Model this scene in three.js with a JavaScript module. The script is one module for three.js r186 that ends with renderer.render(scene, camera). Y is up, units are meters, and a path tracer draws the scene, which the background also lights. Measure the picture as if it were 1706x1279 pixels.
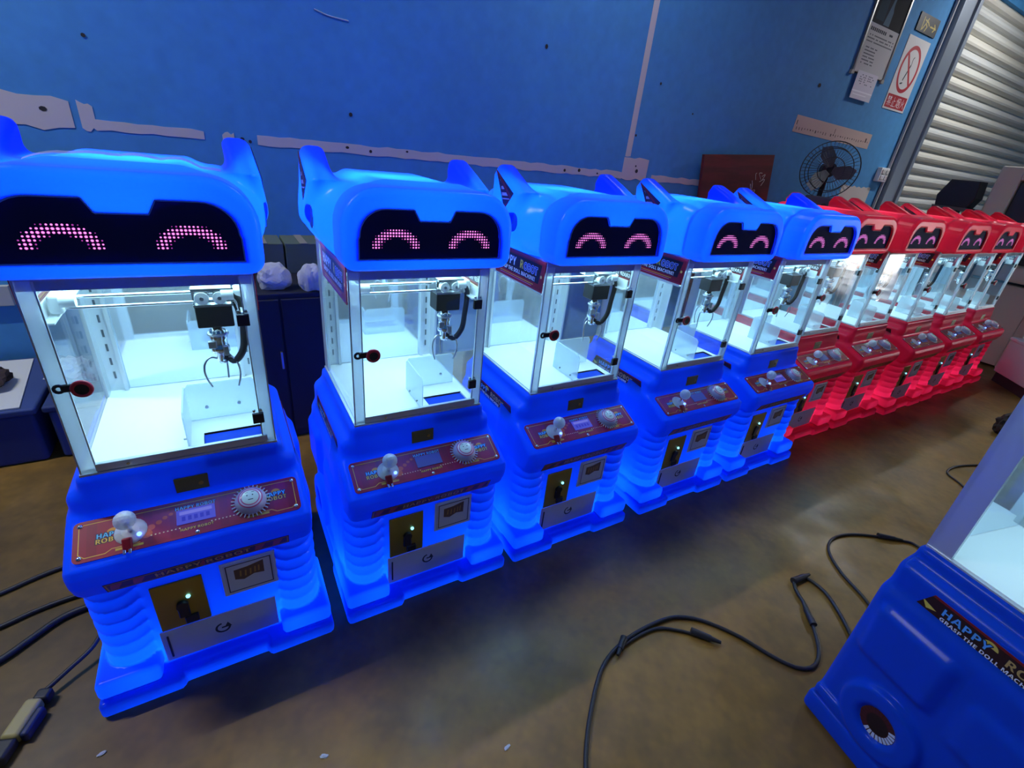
import * as THREE from 'three';
import { RoundedBoxGeometry } from 'three/addons/geometries/RoundedBoxGeometry.js';
import { mergeGeometries } from 'three/addons/utils/BufferGeometryUtils.js';
import { RectAreaLightUniformsLib } from 'three/addons/lights/RectAreaLightUniformsLib.js';
RectAreaLightUniformsLib.init();

/* ------------------------------------------------------------------ camera, sky, exposure */
const scene = new THREE.Scene();
const camera = new THREE.PerspectiveCamera(78.07, 1706 / 1279, 0.05, 60);
{
  const right = new THREE.Vector3(0.8609003, 0.1014067, 0.4985653);
  const up = new THREE.Vector3(0.1422596, 0.8928694, -0.4272546);
  const back = new THREE.Vector3(-0.4884801, 0.4387493, 0.7542455);
  const m = new THREE.Matrix4().makeBasis(right, up, back);
  camera.quaternion.setFromRotationMatrix(m);
  camera.position.set(0.4006, 1.6266, 1.4091);
}
scene.add(camera);
const SKY = 22.0;
scene.background = new THREE.Color().setRGB(0.95 * SKY, 0.97 * SKY, 1.0 * SKY);
const renderer = new THREE.WebGLRenderer({ antialias: true });
renderer.toneMapping = THREE.LinearToneMapping;
renderer.toneMappingExposure = 1.0;
renderer.shadowMap.enabled = true;
renderer.outputColorSpace = THREE.SRGBColorSpace;

/* light levels */
const LV = { head: 2.1, headFar: 0.36, base: 0.75, baseFar: 0.34, cabinet: 7.6, tube: 13, tubeWallFill: 255 };  // last two levels drive the added ceiling fill lamps

/* ------------------------------------------------------------------ helpers */
let seed = 12345;
const rnd = () => { seed = (seed * 1664525 + 1013904223) >>> 0; return seed / 4294967296; };
const rr = (a, b) => a + (b - a) * rnd();
const V = (x, y, z) => new THREE.Vector3(x, y, z);
const lin = (r, g, b) => new THREE.Color().setRGB(r, g, b);
const used = {};
function numbered(n) { const k = used[n] = (used[n] ?? -1) + 1; return k ? n + '_' + String(k).padStart(3, '0') : n; }
function shadow(o) { o.castShadow = true; o.receiveShadow = true; return o; }
function part(parent, name, geo, mat, label) {
  const m = shadow(new THREE.Mesh(geo, mat)); m.name = name; parent.add(m);
  if (label) m.userData.label = label;
  return m;
}
function thing(name, label, category, pos = [0, 0, 0], turn = 0, group) {
  const o = new THREE.Group(); o.name = numbered(name); scene.add(o);
  o.position.set(...pos); o.rotation.y = turn; o.userData = { label, category };
  if (group) o.userData.group = group;
  return o;
}
function single(name, geo, mat, label, category, group) {
  const m = shadow(new THREE.Mesh(geo, mat)); m.name = numbered(name); scene.add(m);
  m.userData = { label, category }; if (group) m.userData.group = group;
  return m;
}
function struct(name, geo, mat, parent = scene, label) {
  const m = shadow(new THREE.Mesh(geo, mat)); m.name = name; parent.add(m);
  if (parent === scene) m.userData.kind = 'structure';
  if (label) m.userData.label = label;
  return m;
}
const bx = (w, h, d, x = 0, y = 0, z = 0) => new THREE.BoxGeometry(w, h, d).translate(x, y, z);
const rb = (w, h, d, x = 0, y = 0, z = 0, r = 0.006, s = 2) => new RoundedBoxGeometry(w, h, d, s, Math.min(r, w / 2.01, h / 2.01, d / 2.01)).translate(x, y, z);
const span = (x0, x1, y0, y1, z0, z1, r = 0) => r ? rb(x1 - x0, y1 - y0, z1 - z0, (x0 + x1) / 2, (y0 + y1) / 2, (z0 + z1) / 2, r) : bx(x1 - x0, y1 - y0, z1 - z0, (x0 + x1) / 2, (y0 + y1) / 2, (z0 + z1) / 2);
function rod(a, b, r, seg = 10, r2 = r) {
  const A = V(...a), B = V(...b), d = B.clone().sub(A), g = new THREE.CylinderGeometry(r2, r, d.length(), seg);
  g.applyQuaternion(new THREE.Quaternion().setFromUnitVectors(V(0, 1, 0), d.clone().normalize()));
  return g.translate((A.x + B.x) / 2, (A.y + B.y) / 2, (A.z + B.z) / 2);
}
function tube(pts, r, n = 60, rs = 8) { return new THREE.TubeGeometry(new THREE.CatmullRomCurve3(pts.map(p => V(...p)), false, 'centripetal'), n, r, rs); }
const merge = a => mergeGeometries(a.map(g => g.index ? g.toNonIndexed() : g));
const lathe = (pts, seg = 24) => new THREE.LatheGeometry(pts.map(p => new THREE.Vector2(...p)), seg);
function canvas(w, h, draw, { srgb = true } = {}) {
  const c = document.createElement('canvas'); c.width = w; c.height = h;
  draw(c.getContext('2d'), w, h);
  const t = new THREE.CanvasTexture(c); t.colorSpace = srgb ? THREE.SRGBColorSpace : THREE.NoColorSpace;
  return t;
}
/* flat print on a thin card: outline points in metres, uv over its bounding box */
function card(pts, depth = 0.0015) {
  const s = new THREE.Shape(pts.map(p => new THREE.Vector2(...p)));
  const g = new THREE.ExtrudeGeometry(s, { depth, bevelEnabled: false, steps: 1 });
  let x0 = 1e9, x1 = -1e9, y0 = 1e9, y1 = -1e9;
  for (const [x, y] of pts) { x0 = Math.min(x0, x); x1 = Math.max(x1, x); y0 = Math.min(y0, y); y1 = Math.max(y1, y); }
  const p = g.attributes.position, u = g.attributes.uv;
  for (let i = 0; i < p.count; i++) u.setXY(i, (p.getX(i) - x0) / (x1 - x0), (p.getY(i) - y0) / (y1 - y0));
  return g;
}
const rectPts = (x0, x1, y0, y1) => [[x0, y0], [x1, y0], [x1, y1], [x0, y1]];
function hash(x, y) { let h = (x * 374761393 + y * 668265263) | 0; h = Math.imul(h ^ (h >>> 13), 1274126177); return ((h ^ (h >>> 16)) >>> 0) / 4294967296; }
function vnoise(x, y, per) {
  const xi = Math.floor(x), yi = Math.floor(y), fx = x - xi, fy = y - yi, s = t => t * t * (3 - 2 * t), w = v => ((v % per) + per) % per;
  const a = hash(w(xi), w(yi)), b = hash(w(xi + 1), w(yi)), c = hash(w(xi), w(yi + 1)), d = hash(w(xi + 1), w(yi + 1));
  return a + (b - a) * s(fx) + (c - a) * s(fy) + (a - b - c + d) * s(fx) * s(fy);
}
function fbm(u, v, f, oct) { let s = 0, a = 0.5, n = 0; for (let i = 0; i < oct; i++) { s += a * vnoise(u * f + i * 17, v * f + i * 31, f); n += a; a *= 0.5; f *= 2; } return s / n; }
function dataTex(n, fn, srgb = true) {
  const d = new Uint8Array(n * n * 4);
  for (let y = 0; y < n; y++) for (let x = 0; x < n; x++) { const c = fn(x / n, y / n); const k = (y * n + x) * 4; for (let j = 0; j < 3; j++) d[k + j] = Math.max(0, Math.min(255, c[j] * 255)); d[k + 3] = 255; }
  const t = new THREE.DataTexture(d, n, n); t.colorSpace = srgb ? THREE.SRGBColorSpace : THREE.NoColorSpace;
  t.wrapS = t.wrapT = THREE.RepeatWrapping; t.magFilter = THREE.LinearFilter; t.minFilter = THREE.LinearMipmapLinearFilter; t.generateMipmaps = true; t.needsUpdate = true;
  return t;
}
const std = (color, roughness = 0.6, metalness = 0, extra = {}) => new THREE.MeshStandardMaterial({ color, roughness, metalness, ...extra });
const phys = (color, o) => new THREE.MeshPhysicalMaterial({ color, ...o });

/* naive surface nets: a smooth closed skin around a distance field */
function skin(f, lo, hi, cell) {
  const n = [0, 1, 2].map(k => Math.ceil((hi[k] - lo[k]) / cell) + 1), [nx, ny, nz] = n, val = new Float32Array(nx * ny * nz);
  const id = (i, j, k) => i + nx * (j + ny * k);
  for (let k = 0; k < nz; k++) for (let j = 0; j < ny; j++) for (let i = 0; i < nx; i++) val[id(i, j, k)] = f(lo[0] + i * cell, lo[1] + j * cell, lo[2] + k * cell);
  const vid = new Int32Array(nx * ny * nz).fill(-1), pos = [], nor = [], idx = [];
  const E = [[0, 1], [2, 3], [4, 5], [6, 7], [0, 2], [1, 3], [4, 6], [5, 7], [0, 4], [1, 5], [2, 6], [3, 7]];
  const C = [...Array(8)].map((_, c) => [c & 1, (c >> 1) & 1, c >> 2]);
  const v8 = new Float32Array(8), e = cell * 0.5;
  for (let k = 0; k < nz - 1; k++) for (let j = 0; j < ny - 1; j++) for (let i = 0; i < nx - 1; i++) {
    let mask = 0;
    for (let c = 0; c < 8; c++) { v8[c] = val[id(i + C[c][0], j + C[c][1], k + C[c][2])]; if (v8[c] < 0) mask |= 1 << c; }
    if (mask === 0 || mask === 255) continue;
    let x = 0, y = 0, z = 0, m = 0;
    for (const [a, b] of E) if ((v8[a] < 0) !== (v8[b] < 0)) { const t = v8[a] / (v8[a] - v8[b]); x += C[a][0] + t * (C[b][0] - C[a][0]); y += C[a][1] + t * (C[b][1] - C[a][1]); z += C[a][2] + t * (C[b][2] - C[a][2]); m++; }
    const X = lo[0] + (i + x / m) * cell, Y = lo[1] + (j + y / m) * cell, Z = lo[2] + (k + z / m) * cell;
    vid[id(i, j, k)] = pos.length / 3; pos.push(X, Y, Z);
    const g = [f(X + e, Y, Z) - f(X - e, Y, Z), f(X, Y + e, Z) - f(X, Y - e, Z), f(X, Y, Z + e) - f(X, Y, Z - e)], l = Math.hypot(...g) || 1;
    nor.push(g[0] / l, g[1] / l, g[2] / l);
  }
  const quad = (a, b, c, d, flip) => { if (a < 0 || b < 0 || c < 0 || d < 0) return; flip ? idx.push(a, c, b, a, d, c) : idx.push(a, b, c, a, c, d); };
  for (let k = 1; k < nz - 1; k++) for (let j = 1; j < ny - 1; j++) for (let i = 1; i < nx - 1; i++) {
    const s = val[id(i, j, k)] < 0;
    if (s !== (val[id(i + 1, j, k)] < 0)) quad(vid[id(i, j - 1, k - 1)], vid[id(i, j, k - 1)], vid[id(i, j, k)], vid[id(i, j - 1, k)], !s);
    if (s !== (val[id(i, j + 1, k)] < 0)) quad(vid[id(i - 1, j, k - 1)], vid[id(i - 1, j, k)], vid[id(i, j, k)], vid[id(i, j, k - 1)], !s);
    if (s !== (val[id(i, j, k + 1)] < 0)) quad(vid[id(i - 1, j - 1, k)], vid[id(i, j - 1, k)], vid[id(i, j, k)], vid[id(i - 1, j, k)], !s);
  }
  const g = new THREE.BufferGeometry();
  g.setAttribute('position', new THREE.Float32BufferAttribute(pos, 3));
  g.setAttribute('normal', new THREE.Float32BufferAttribute(nor, 3));
  g.setIndex(idx);
  return g;
}
const smin = (a, b, k) => { const h = Math.max(k - Math.abs(a - b), 0) / k; return Math.min(a, b) - h * h * k * 0.25; };
const smax = (a, b, k) => -smin(-a, -b, k);
const sdBox = (x, y, z, cx, cy, cz, hx, hy, hz, r) => {
  const a = Math.abs(x - cx) - hx + r, b = Math.abs(y - cy) - hy + r, c = Math.abs(z - cz) - hz + r;
  return Math.hypot(Math.max(a, 0), Math.max(b, 0), Math.max(c, 0)) + Math.min(Math.max(a, b, c), 0) - r;
};
const sdSpan = (x, y, z, x0, x1, y0, y1, z0, z1, r) => sdBox(x, y, z, (x0 + x1) / 2, (y0 + y1) / 2, (z0 + z1) / 2, (x1 - x0) / 2, (y1 - y0) / 2, (z1 - z0) / 2, r);
function sdPoly(px, py, v) {
  let d = 1e9, s = 1;
  for (let i = 0, j = v.length - 1; i < v.length; j = i++) {
    const ex = v[j][0] - v[i][0], ey = v[j][1] - v[i][1], wx = px - v[i][0], wy = py - v[i][1];
    const t = Math.max(0, Math.min(1, (wx * ex + wy * ey) / (ex * ex + ey * ey))), bx_ = wx - ex * t, by_ = wy - ey * t;
    d = Math.min(d, bx_ * bx_ + by_ * by_);
    const c1 = py >= v[i][1], c2 = py < v[j][1], c3 = ex * wy > ey * wx;
    if ((c1 && c2 && c3) || (!c1 && !c2 && !c3)) s = -s;
  }
  return s * Math.sqrt(d);
}
/* prism: 2-D distance + half length along the third axis, with rounding r */
const sdPrism = (d2, t, h, r) => { const a = d2 + r, b = Math.abs(t) - h + r; return Math.hypot(Math.max(a, 0), Math.max(b, 0)) + Math.min(Math.max(a, b), 0) - r; };

/* ------------------------------------------------------------------ room materials and shell */
const FLOOR_N = 1024;
const floorTex = dataTex(FLOOR_N, (u, v) => {
  const a = fbm(u, v, 4, 5), b = fbm(u + 0.3, v + 0.7, 24, 4), c = fbm(u + 0.11, v + 0.53, 90, 2);
  const t = 0.62 + 0.34 * (a - 0.5) * 1.6 + 0.16 * (b - 0.5) + 0.10 * (c - 0.5);
  const dirt = Math.max(0, fbm(u + 0.6, v + 0.2, 9, 4) - 0.56) * 2.2;
  return [t * 0.755 - dirt * 0.10, t * 0.565 - dirt * 0.08, t * 0.22 - dirt * 0.005];
});
const floorRough = dataTex(512, (u, v) => { const a = 0.42 + 0.5 * (fbm(u, v, 8, 5) - 0.35); return [a, a, a]; }, false);
floorTex.repeat.set(0.42, 0.42); floorRough.repeat.set(0.5, 0.5);
const floorMat = std(0xffffff, 1, 0, { map: floorTex, roughnessMap: floorRough });
const wallTex = dataTex(1024, (u, v) => {
  const a = fbm(u, v, 5, 5), b = fbm(u + 0.4, v + 0.1, 60, 3), m = 1 + 0.10 * (a - 0.5) + 0.07 * (b - 0.5);
  return [0.285 * m, 0.585 * m, 0.81 * m];
});
wallTex.repeat.set(0.3, 0.3);
const wallMat = std(0xffffff, 0.8, 0, { map: wallTex });
const plasterMat = std(lin(0.62, 0.58, 0.54), 0.9);
function uvMetres(g) { // box-projected uv in metres
  const p = g.attributes.position, n = g.attributes.normal, u = g.attributes.uv;
  for (let i = 0; i < p.count; i++) {
    const ax = Math.abs(n.getX(i)), ay = Math.abs(n.getY(i)), az = Math.abs(n.getZ(i));
    if (ay > ax && ay > az) u.setXY(i, p.getX(i), p.getZ(i)); else if (ax > az) u.setXY(i, p.getZ(i), p.getY(i)); else u.setXY(i, p.getX(i), p.getY(i));
  }
  return g;
}
const RX0 = -4.0, RX1 = 13.8, RZ0 = -2.1, RZ1 = 5.2, RH = 4.3, SHX0 = 8.66, SHX1 = 13.3, SHTOP = 4.0;
struct('floor', uvMetres(span(RX0 - 0.2, RX1 + 0.2, -0.12, 0, RZ0 - 0.4, RZ1 + 0.2)), floorMat);
{
  const ceil = struct('ceiling', uvMetres(span(RX0 - 0.2, RX1 + 0.2, RH, RH + 0.15, RZ0 - 0.4, RZ1 + 0.2)), std(lin(0.55, 0.56, 0.56), 0.9));
  const back = struct('wall_back', uvMetres(merge([span(RX0, SHX0, 0, RH, RZ0 - 0.2, RZ0), span(SHX0, SHX1, SHTOP, RH, RZ0 - 0.2, RZ0), span(SHX1, RX1, 0, RH, RZ0 - 0.2, RZ0)])), wallMat);
  struct('wall_left', uvMetres(span(RX0 - 0.2, RX0, 0, RH, RZ0 - 0.2, RZ1 + 0.2)), wallMat);
  struct('wall_front', uvMetres(span(RX0, RX1, 0, RH, RZ1, RZ1 + 0.2)), wallMat);
  // right wall with the open daylight doorway
  struct('wall_right', uvMetres(merge([span(RX1, RX1 + 0.2, 0, RH, RZ0 - 0.2, 3.3), span(RX1, RX1 + 0.2, 1.7, RH, 3.3, 4.6), span(RX1, RX1 + 0.2, 0, RH, 4.6, RZ1 + 0.2)])), wallMat);
}
// yard outside the open doorway
{
  const yard = struct('yard_ground', uvMetres(span(RX1 + 0.2, RX1 + 14, -0.12, -0.01, -8, 14)), std(lin(0.45, 0.43, 0.38), 0.9));
}

/* primer strips and bare patches on the wall */
let trimN = 0;
function patch(x0, x1, y0, y1, mat = plasterMat, ragged = 0.012) {
  const pts = [], n = Math.max(4, Math.round((x1 - x0) / 0.06));
  for (let i = 0; i <= n; i++) pts.push([x0 + (x1 - x0) * i / n, y0 + rr(-ragged, ragged)]);
  for (let i = n; i >= 0; i--) pts.push([x0 + (x1 - x0) * i / n, y1 + rr(-ragged, ragged)]);
  return struct('trim_' + (++trimN), card(pts, 0.003).translate(0, 0, RZ0 - 0.0005), mat, scene, 'bare plaster strip on the blue wall');
}
patch(-0.9, -0.155, 1.495, 1.635); patch(-0.125, -0.065, 1.505, 1.625); patch(-0.065, 0.41, 1.508, 1.553, plasterMat, 0.005);
patch(0.5, 0.56, 1.50, 1.55); patch(0.68, 3.58, 1.505, 1.562, plasterMat, 0.006); patch(3.58, 3.88, 1.51, 1.69); patch(3.95, 4.82, 1.51, 1.56, plasterMat, 0.006);
patch(3.585, 3.645, 1.69, RH, plasterMat, 0.004); patch(7.28, 8.0, 1.3, 1.67);
{ // holes and scuffs as small plugs in the wall
  const holes = [[-0.03, 1.92, .01], [1.23, 1.73, .012], [2.64, 2.33, .013], [6.1, 2.58, .028], [-0.26, 1.58, .016], [3.83, 2.27, .012], [3.66, 1.86, .012], [4.3, 2.1, .01], [3.75, 1.58, .018], [3.73, 1.62, .01], [2.95, 1.53, .012], [3.1, 1.54, .015], [3.3, 1.53, .01], [0.6, 1.53, .012], [0.64, 1.52, .009], [1.2, 1.54, .012], [1.35, 1.53, .01], [1.6, 1.55, .01]];
  const hm = std(lin(0.03, 0.03, 0.04), 0.9);
  struct('trim_' + (++trimN), merge(holes.map(([x, y, r]) => { const g = new THREE.CircleGeometry(r, 7); g.scale(1, rr(0.6, 1.2), 1); return g.toNonIndexed().translate(x, y, RZ0 + 0.0035); })), hm, scene, 'small dark drill holes in the blue wall');
  struct('trim_' + (++trimN), tube([[1.05, 2.235, RZ0 + .002], [1.12, 2.22, RZ0 + .002], [1.24, 2.215, RZ0 + .002]], 0.004, 12, 5), std(lin(0.4, 0.5, 0.6), 0.8), scene, 'pale scratch on the blue wall');
}

/* rolling shutter, each slat a mesh of its own */
{
  const d = new THREE.Group(); d.name = 'door_1'; d.userData.kind = 'structure'; d.userData.label = 'grey steel rolling shutter'; scene.add(d);
  const prof = [[0, -0.006], [0.030, 0.004], [0.058, 0.024], [0.066, 0.048], [0.056, 0.078], [0.030, 0.106], [0.006, 0.122], [0, 0.146], [-0.012, 0.150], [-0.012, -0.006]];
  const s = new THREE.Shape(prof.map(p => new THREE.Vector2(...p)));
  const sg = new THREE.ExtrudeGeometry(s, { depth: SHX1 - SHX0 + 0.1, bevelEnabled: false }).rotateY(-Math.PI / 2);
  // after the turn: profile x -> +z, extrusion -> -x
  const tones = [lin(0.60, 0.60, 0.54), lin(0.55, 0.56, 0.53), lin(0.62, 0.60, 0.52)].map(c => std(c, 0.5, 0));
  for (let i = 0; i < 27; i++) {
    const m = shadow(new THREE.Mesh(sg, tones[i % 3])); m.name = 'slat'; m.position.set(SHX1 + 0.05, 0.02 + i * 0.148, RZ0 - 0.06); d.add(m);
  }
  const rail = std(lin(0.25, 0.29, 0.34), 0.4, 0.5);
  for (const [x0, x1] of [[8.30, 8.66], [SHX1, SHX1 + 0.3]]) struct('guide_rail', span(x0, x1, 0, SHTOP, RZ0 - 0.02, RZ0 + 0.07, 0.008), rail, d);
  struct('guide_lip', span(8.60, 8.68, 0, SHTOP, RZ0 + 0.06, RZ0 + 0.10, 0.006), rail, d);
}

/* ------------------------------------------------------------------ claw machine: shared shapes */
/* local frame: x right, z out of the front, y 0 at the floor; glass box x ±0.23, z ±0.25, y 0.745 .. 1.265 */
const deskPoly = [[0.12, 0.64], [0.272, 0.622], [0.405, 0.56], [0.412, 0.535], [0.408, 0.498], [0.385, 0.448], [0.30, 0.43], [0.12, 0.43]];
function baseField(x, y, z) {
  const ax = Math.abs(x);
  let d = sdSpan(ax, y, z, -0.3, 0.250, 0.05, 0.748, -0.262, 0.268, 0.022);
  d = smin(d, sdSpan(ax, y, z, -0.3, 0.285, 0.05, 0.695, -0.268, 0.262, 0.03), 0.03);
  d = smin(d, sdSpan(ax, y, z, -0.3, 0.302, 0.05, 0.60, -0.268, 0.245, 0.035), 0.03);
  // control desk
  d = smin(d, sdPrism(sdPoly(z, y, deskPoly), x, 0.298, 0.028), 0.022);
  // arm pads on the sides
  d = smin(d, sdSpan(ax, y, z, 0.2, 0.325, 0.36, 0.555, -0.235, -0.02, 0.03), 0.02);
  d = smin(d, sdSpan(ax, y, z, 0.2, 0.318, 0.33, 0.50, 0.03, 0.22, 0.03), 0.02);
  // lower front: flat centre bay
  d = smin(d, sdSpan(ax, y, z, -0.3, 0.175, 0.02, 0.46, 0, 0.350, 0.012), 0.012);
  // leg columns with ribs
  {
    const cx = 0.232, yy = Math.max(0.10, Math.min(0.44, y)), t = ((y - 0.125) / 0.046) % 1, rib = (y > 0.12 && y < 0.45) ? 0.010 * Math.sqrt(Math.max(0, Math.sin(Math.PI * ((t + 1) % 1)))) : 0;
    const q = Math.hypot((ax - cx) * 0.92, z - 0.315);
    let leg = Math.hypot(Math.max(q - 0.052 - rib, 0), y - yy) + Math.min(q - 0.052 - rib, 0);
    d = smin(d, leg * 0.8, 0.012);
  }
  d = smin(d, sdSpan(ax, y, z, 0.15, 0.300, 0.05, 0.45, 0.1, 0.315, 0.02), 0.02);
  // turbine hub ring at the lower rear of each side
  {
    const q = Math.hypot(y - 0.20, z + 0.085), rim = Math.hypot(Math.max(Math.abs(q - 0.083) - 0.014, 0), Math.max(ax - 0.312, 0)) - 0.016;
    d = smin(d, Math.max(rim, 0.24 - ax), 0.02);
    d = smin(d, Math.max(Math.max(q - 0.062, ax - 0.312), 0.24 - ax), 0.006);
  }
  // plinth: side sill, middle bar and two stepped feet
  d = smin(d, sdSpan(ax, y, z, -0.3, 0.322, 0.004, 0.085, -0.275, 0.30, 0.018), 0.012);
  d = smin(d, sdSpan(ax, y, z, -0.3, 0.318, 0.085, 0.13, -0.268, 0.30, 0.015), 0.008);
  d = smin(d, sdSpan(ax, y, z, -0.3, 0.14, 0.004, 0.055, 0.1, 0.410, 0.012), 0.006);
  d = smin(d, sdSpan(ax, y, z, -0.3, 0.14, 0.030, 0.060, 0.1, 0.385, 0.010), 0.006);
  d = smin(d, sdSpan(ax, y, z, 0.118, 0.330, 0.003, 0.060, 0.15, 0.428, 0.014), 0.004);
  d = smin(d, sdSpan(ax, y, z, 0.168, 0.326, 0.066, 0.132, 0.15, 0.416, 0.016), 0.004);
  return d;
}
const earPoly = [[-0.095, 1.578], [-0.065, 1.580], [0.01, 1.548], [0.115, 1.500], [0.10, 1.455], [0.04, 1.38], [-0.06, 1.36], [-0.10, 1.44], [-0.118, 1.54]];
const scrPoly = (() => { // screen outline, half-plane x>0 given by symmetry
  const p = [[0.218, 1.320], [0.217, 1.375]];
  for (let i = 0; i <= 8; i++) { const a = i / 8 * Math.PI / 2; p.push([0.140 + 0.074 * Math.cos(a), 1.382 + 0.072 * Math.sin(a)]); }
  p.push([0.062, 1.454], [0.046, 1.424]);
  return p;
})();
const screenPts = [...scrPoly, ...scrPoly.slice().reverse().map(([x, y]) => [-x, y])];
const bezelPoly = (() => {
  const p = []; const arc = (cx, cy, r, a0, a1, n) => { for (let i = 0; i <= n; i++) { const a = a0 + (a1 - a0) * i / n; p.push([cx + r * Math.cos(a), cy + r * Math.sin(a)]); } };
  arc(0.225, 1.322, 0.037, -Math.PI / 2, 0, 4); arc(0.152, 1.398, 0.110, 0, Math.PI / 2, 8);
  return [...p, ...p.slice().reverse().map(([x, y]) => [-x, y])];
})();
function headField(x, y, z) {
  const ax = Math.abs(x);
  let d = sdSpan(ax, y, z, -0.3, 0.232, 1.272, 1.480, -0.268, 0.29, 0.05);
  // cheeks
  { const zz = Math.max(-0.17, Math.min(0.09, z)); d = smin(d, Math.hypot((ax - 0.185), (y - 1.385), (z - zz)) - 0.105, 0.05); }
  // ears
  d = smin(d, sdPrism(sdPoly(z, y, earPoly), ax - (0.256 - 0.10 * (y - 1.50)), 0.036, 0.024), 0.04);
  // face bezel
  const b2 = sdPoly(x, y, bezelPoly);
  d = smin(d, sdPrism(b2, z - 0.275, 0.062, 0.020), 0.028);
  // raised rail on the roof
  d = smin(d, sdSpan(ax, y, z, -0.3, 0.140, 1.42, 1.511, -0.255, 0.25, 0.03), 0.045);
  // recess for the face screen
  const rc = sdPrism(sdPoly(x, y, screenPts), z - 0.345, 0.026, 0.002);
  d = smax(d, -rc, 0.008);
  return d;
}
console.log('skins');
const G = {};
G.base = skin(baseField, [-0.37, -0.012, -0.30], [0.37, 0.78, 0.46], 0.0078);
G.head = skin(headField, [-0.33, 1.25, -0.30], [0.33, 1.61, 0.36], 0.006);
console.log('base tris', G.base.index.count / 3, 'head tris', G.head.index.count / 3);

/* ------------------------------------------------------------------ claw machine: print */
const F = 'sans-serif';
function outlined(c, txt, x, y, px, fill, stroke, lw, font = 'bold') { c.font = `${font} ${px}px ${F}`; c.lineJoin = 'round'; c.lineWidth = lw; c.strokeStyle = stroke; c.strokeText(txt, x, y); c.fillStyle = fill; c.fillText(txt, x, y); }
function logo(c, x, y, s, two = true) { // HAPPY over ROBOT with a small orange sun
  c.save(); c.translate(x, y); c.scale(s, s); c.textAlign = 'center';
  c.fillStyle = '#f0a020'; c.beginPath(); c.arc(10, -34, 30, Math.PI, 0); c.fill();
  outlined(c, 'HAPPY', 0, -6, 44, '#5fd0f5', '#0a2a55', 9);
  outlined(c, 'ROBOT', 0, 32, 44, '#f2c23c', '#2a1030', 9);
  c.restore();
}
const panelTex = canvas(1536, 360, (c, w, h) => {
  c.fillStyle = '#a80f30'; c.fillRect(0, 0, w, h);
  c.fillStyle = '#990d2b'; for (let i = 0; i < 9; i++) c.fillRect(80 + i * 170, 20, 60, h - 40);
  c.fillStyle = 'rgba(240,120,40,.75)'; for (const [x, y, r] of [[470, 190, 26], [520, 160, 20], [560, 130, 17], [440, 240, 38], [600, 110, 15], [1080, 110, 34], [1040, 170, 18]]) { c.beginPath(); c.arc(x, y, r, 0, 7); c.fill(); }
  c.strokeStyle = '#f5c542'; c.lineWidth = 6; c.beginPath();
  c.moveTo(60, 34); c.lineTo(w - 60, 34); c.lineTo(w - 34, 60); c.lineTo(w - 34, h - 70); c.lineTo(w - 70, h - 34); c.lineTo(w - 190, h - 34); c.lineTo(w - 230, h - 62); c.lineTo(w - 400, h - 62);
  c.moveTo(60, 34); c.lineTo(34, 60); c.lineTo(34, h - 70); c.lineTo(70, h - 34); c.lineTo(190, h - 34); c.lineTo(230, h - 62); c.lineTo(400, h - 62); c.stroke();
  c.fillStyle = '#d8b13a'; c.fillRect(250, h - 52, 170, 20); c.fillRect(w - 420, h - 52, 170, 20);
  c.strokeStyle = '#e8c860'; c.lineWidth = 3; for (let i = 0; i < 6; i++) { c.beginPath(); c.moveTo(1180 - i * 26, 120); c.lineTo(1240 - i * 26, 52); c.stroke(); }
  c.fillStyle = '#ffe9a0'; for (let i = 0; i < 8; i++) { c.beginPath(); c.arc(470 + i * 26, h - 96, 6, 0, 7); c.arc(870 + i * 26, h - 96, 6, 0, 7); c.fill(); }
  logo(c, 220, 190, 1.25); logo(c, w - 190, 170, 1.25);
  c.textAlign = 'center'; outlined(c, 'HAPPY ROBOT', w / 2, 92, 42, '#7fd4ee', '#3a0a18', 8);
  outlined(c, 'HAPPY ROBOT', w / 2, h - 62, 34, '#f5c542', '#5a0a18', 6);
});
const lcdTex = canvas(256, 128, (c, w, h) => { c.fillStyle = '#5a5fe8'; c.fillRect(0, 0, w, h); c.fillStyle = '#8c90ff'; c.fillRect(20, 16, w - 40, 30); c.fillStyle = '#3a3fd0'; for (let i = 0; i < 5; i++) c.fillRect(34 + i * 40, 62, 24, 40); });
const bannerTex = canvas(1024, 296, (c, w, h) => {
  c.fillStyle = '#b5122c'; c.fillRect(0, 0, w, h);
  c.fillStyle = '#2a0c24'; c.beginPath(); c.moveTo(60, 40); c.lineTo(w - 60, 40); c.lineTo(w - 100, h - 70); c.lineTo(110, h - 70); c.fill();
  c.fillStyle = '#d62040'; c.fillRect(0, 0, w, 26);
  c.textAlign = 'left';
  outlined(c, 'HAPPY', 90, 150, 118, '#eef6ff', '#16264a', 16);
  outlined(c, 'R', 540, 150, 118, '#f2d24a', '#16264a', 16); outlined(c, 'OBOT', 622, 150, 100, '#6f8fe0', '#c8d4f0', 12); outlined(c, 'OBOT', 622, 150, 100, '#34489c', '#c8d4f0', 3);
  outlined(c, 'GRASP THE DOLL MACHINE!', 120, 216, 56, '#ffffff', '#3a0a18', 8);
  c.fillStyle = '#f0c040'; c.fillRect(140, h - 50, w - 330, 9); c.fillStyle = '#ffb0b8'; c.fillRect(140, h - 30, w - 360, 5);
  c.fillStyle = '#ffe070'; c.beginPath(); c.arc(w - 60, 150, 16, 0, 7); c.fill();
  c.strokeStyle = '#e0405c'; c.lineWidth = 6; c.strokeRect(10, 10, w - 20, h - 20);
});
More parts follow.
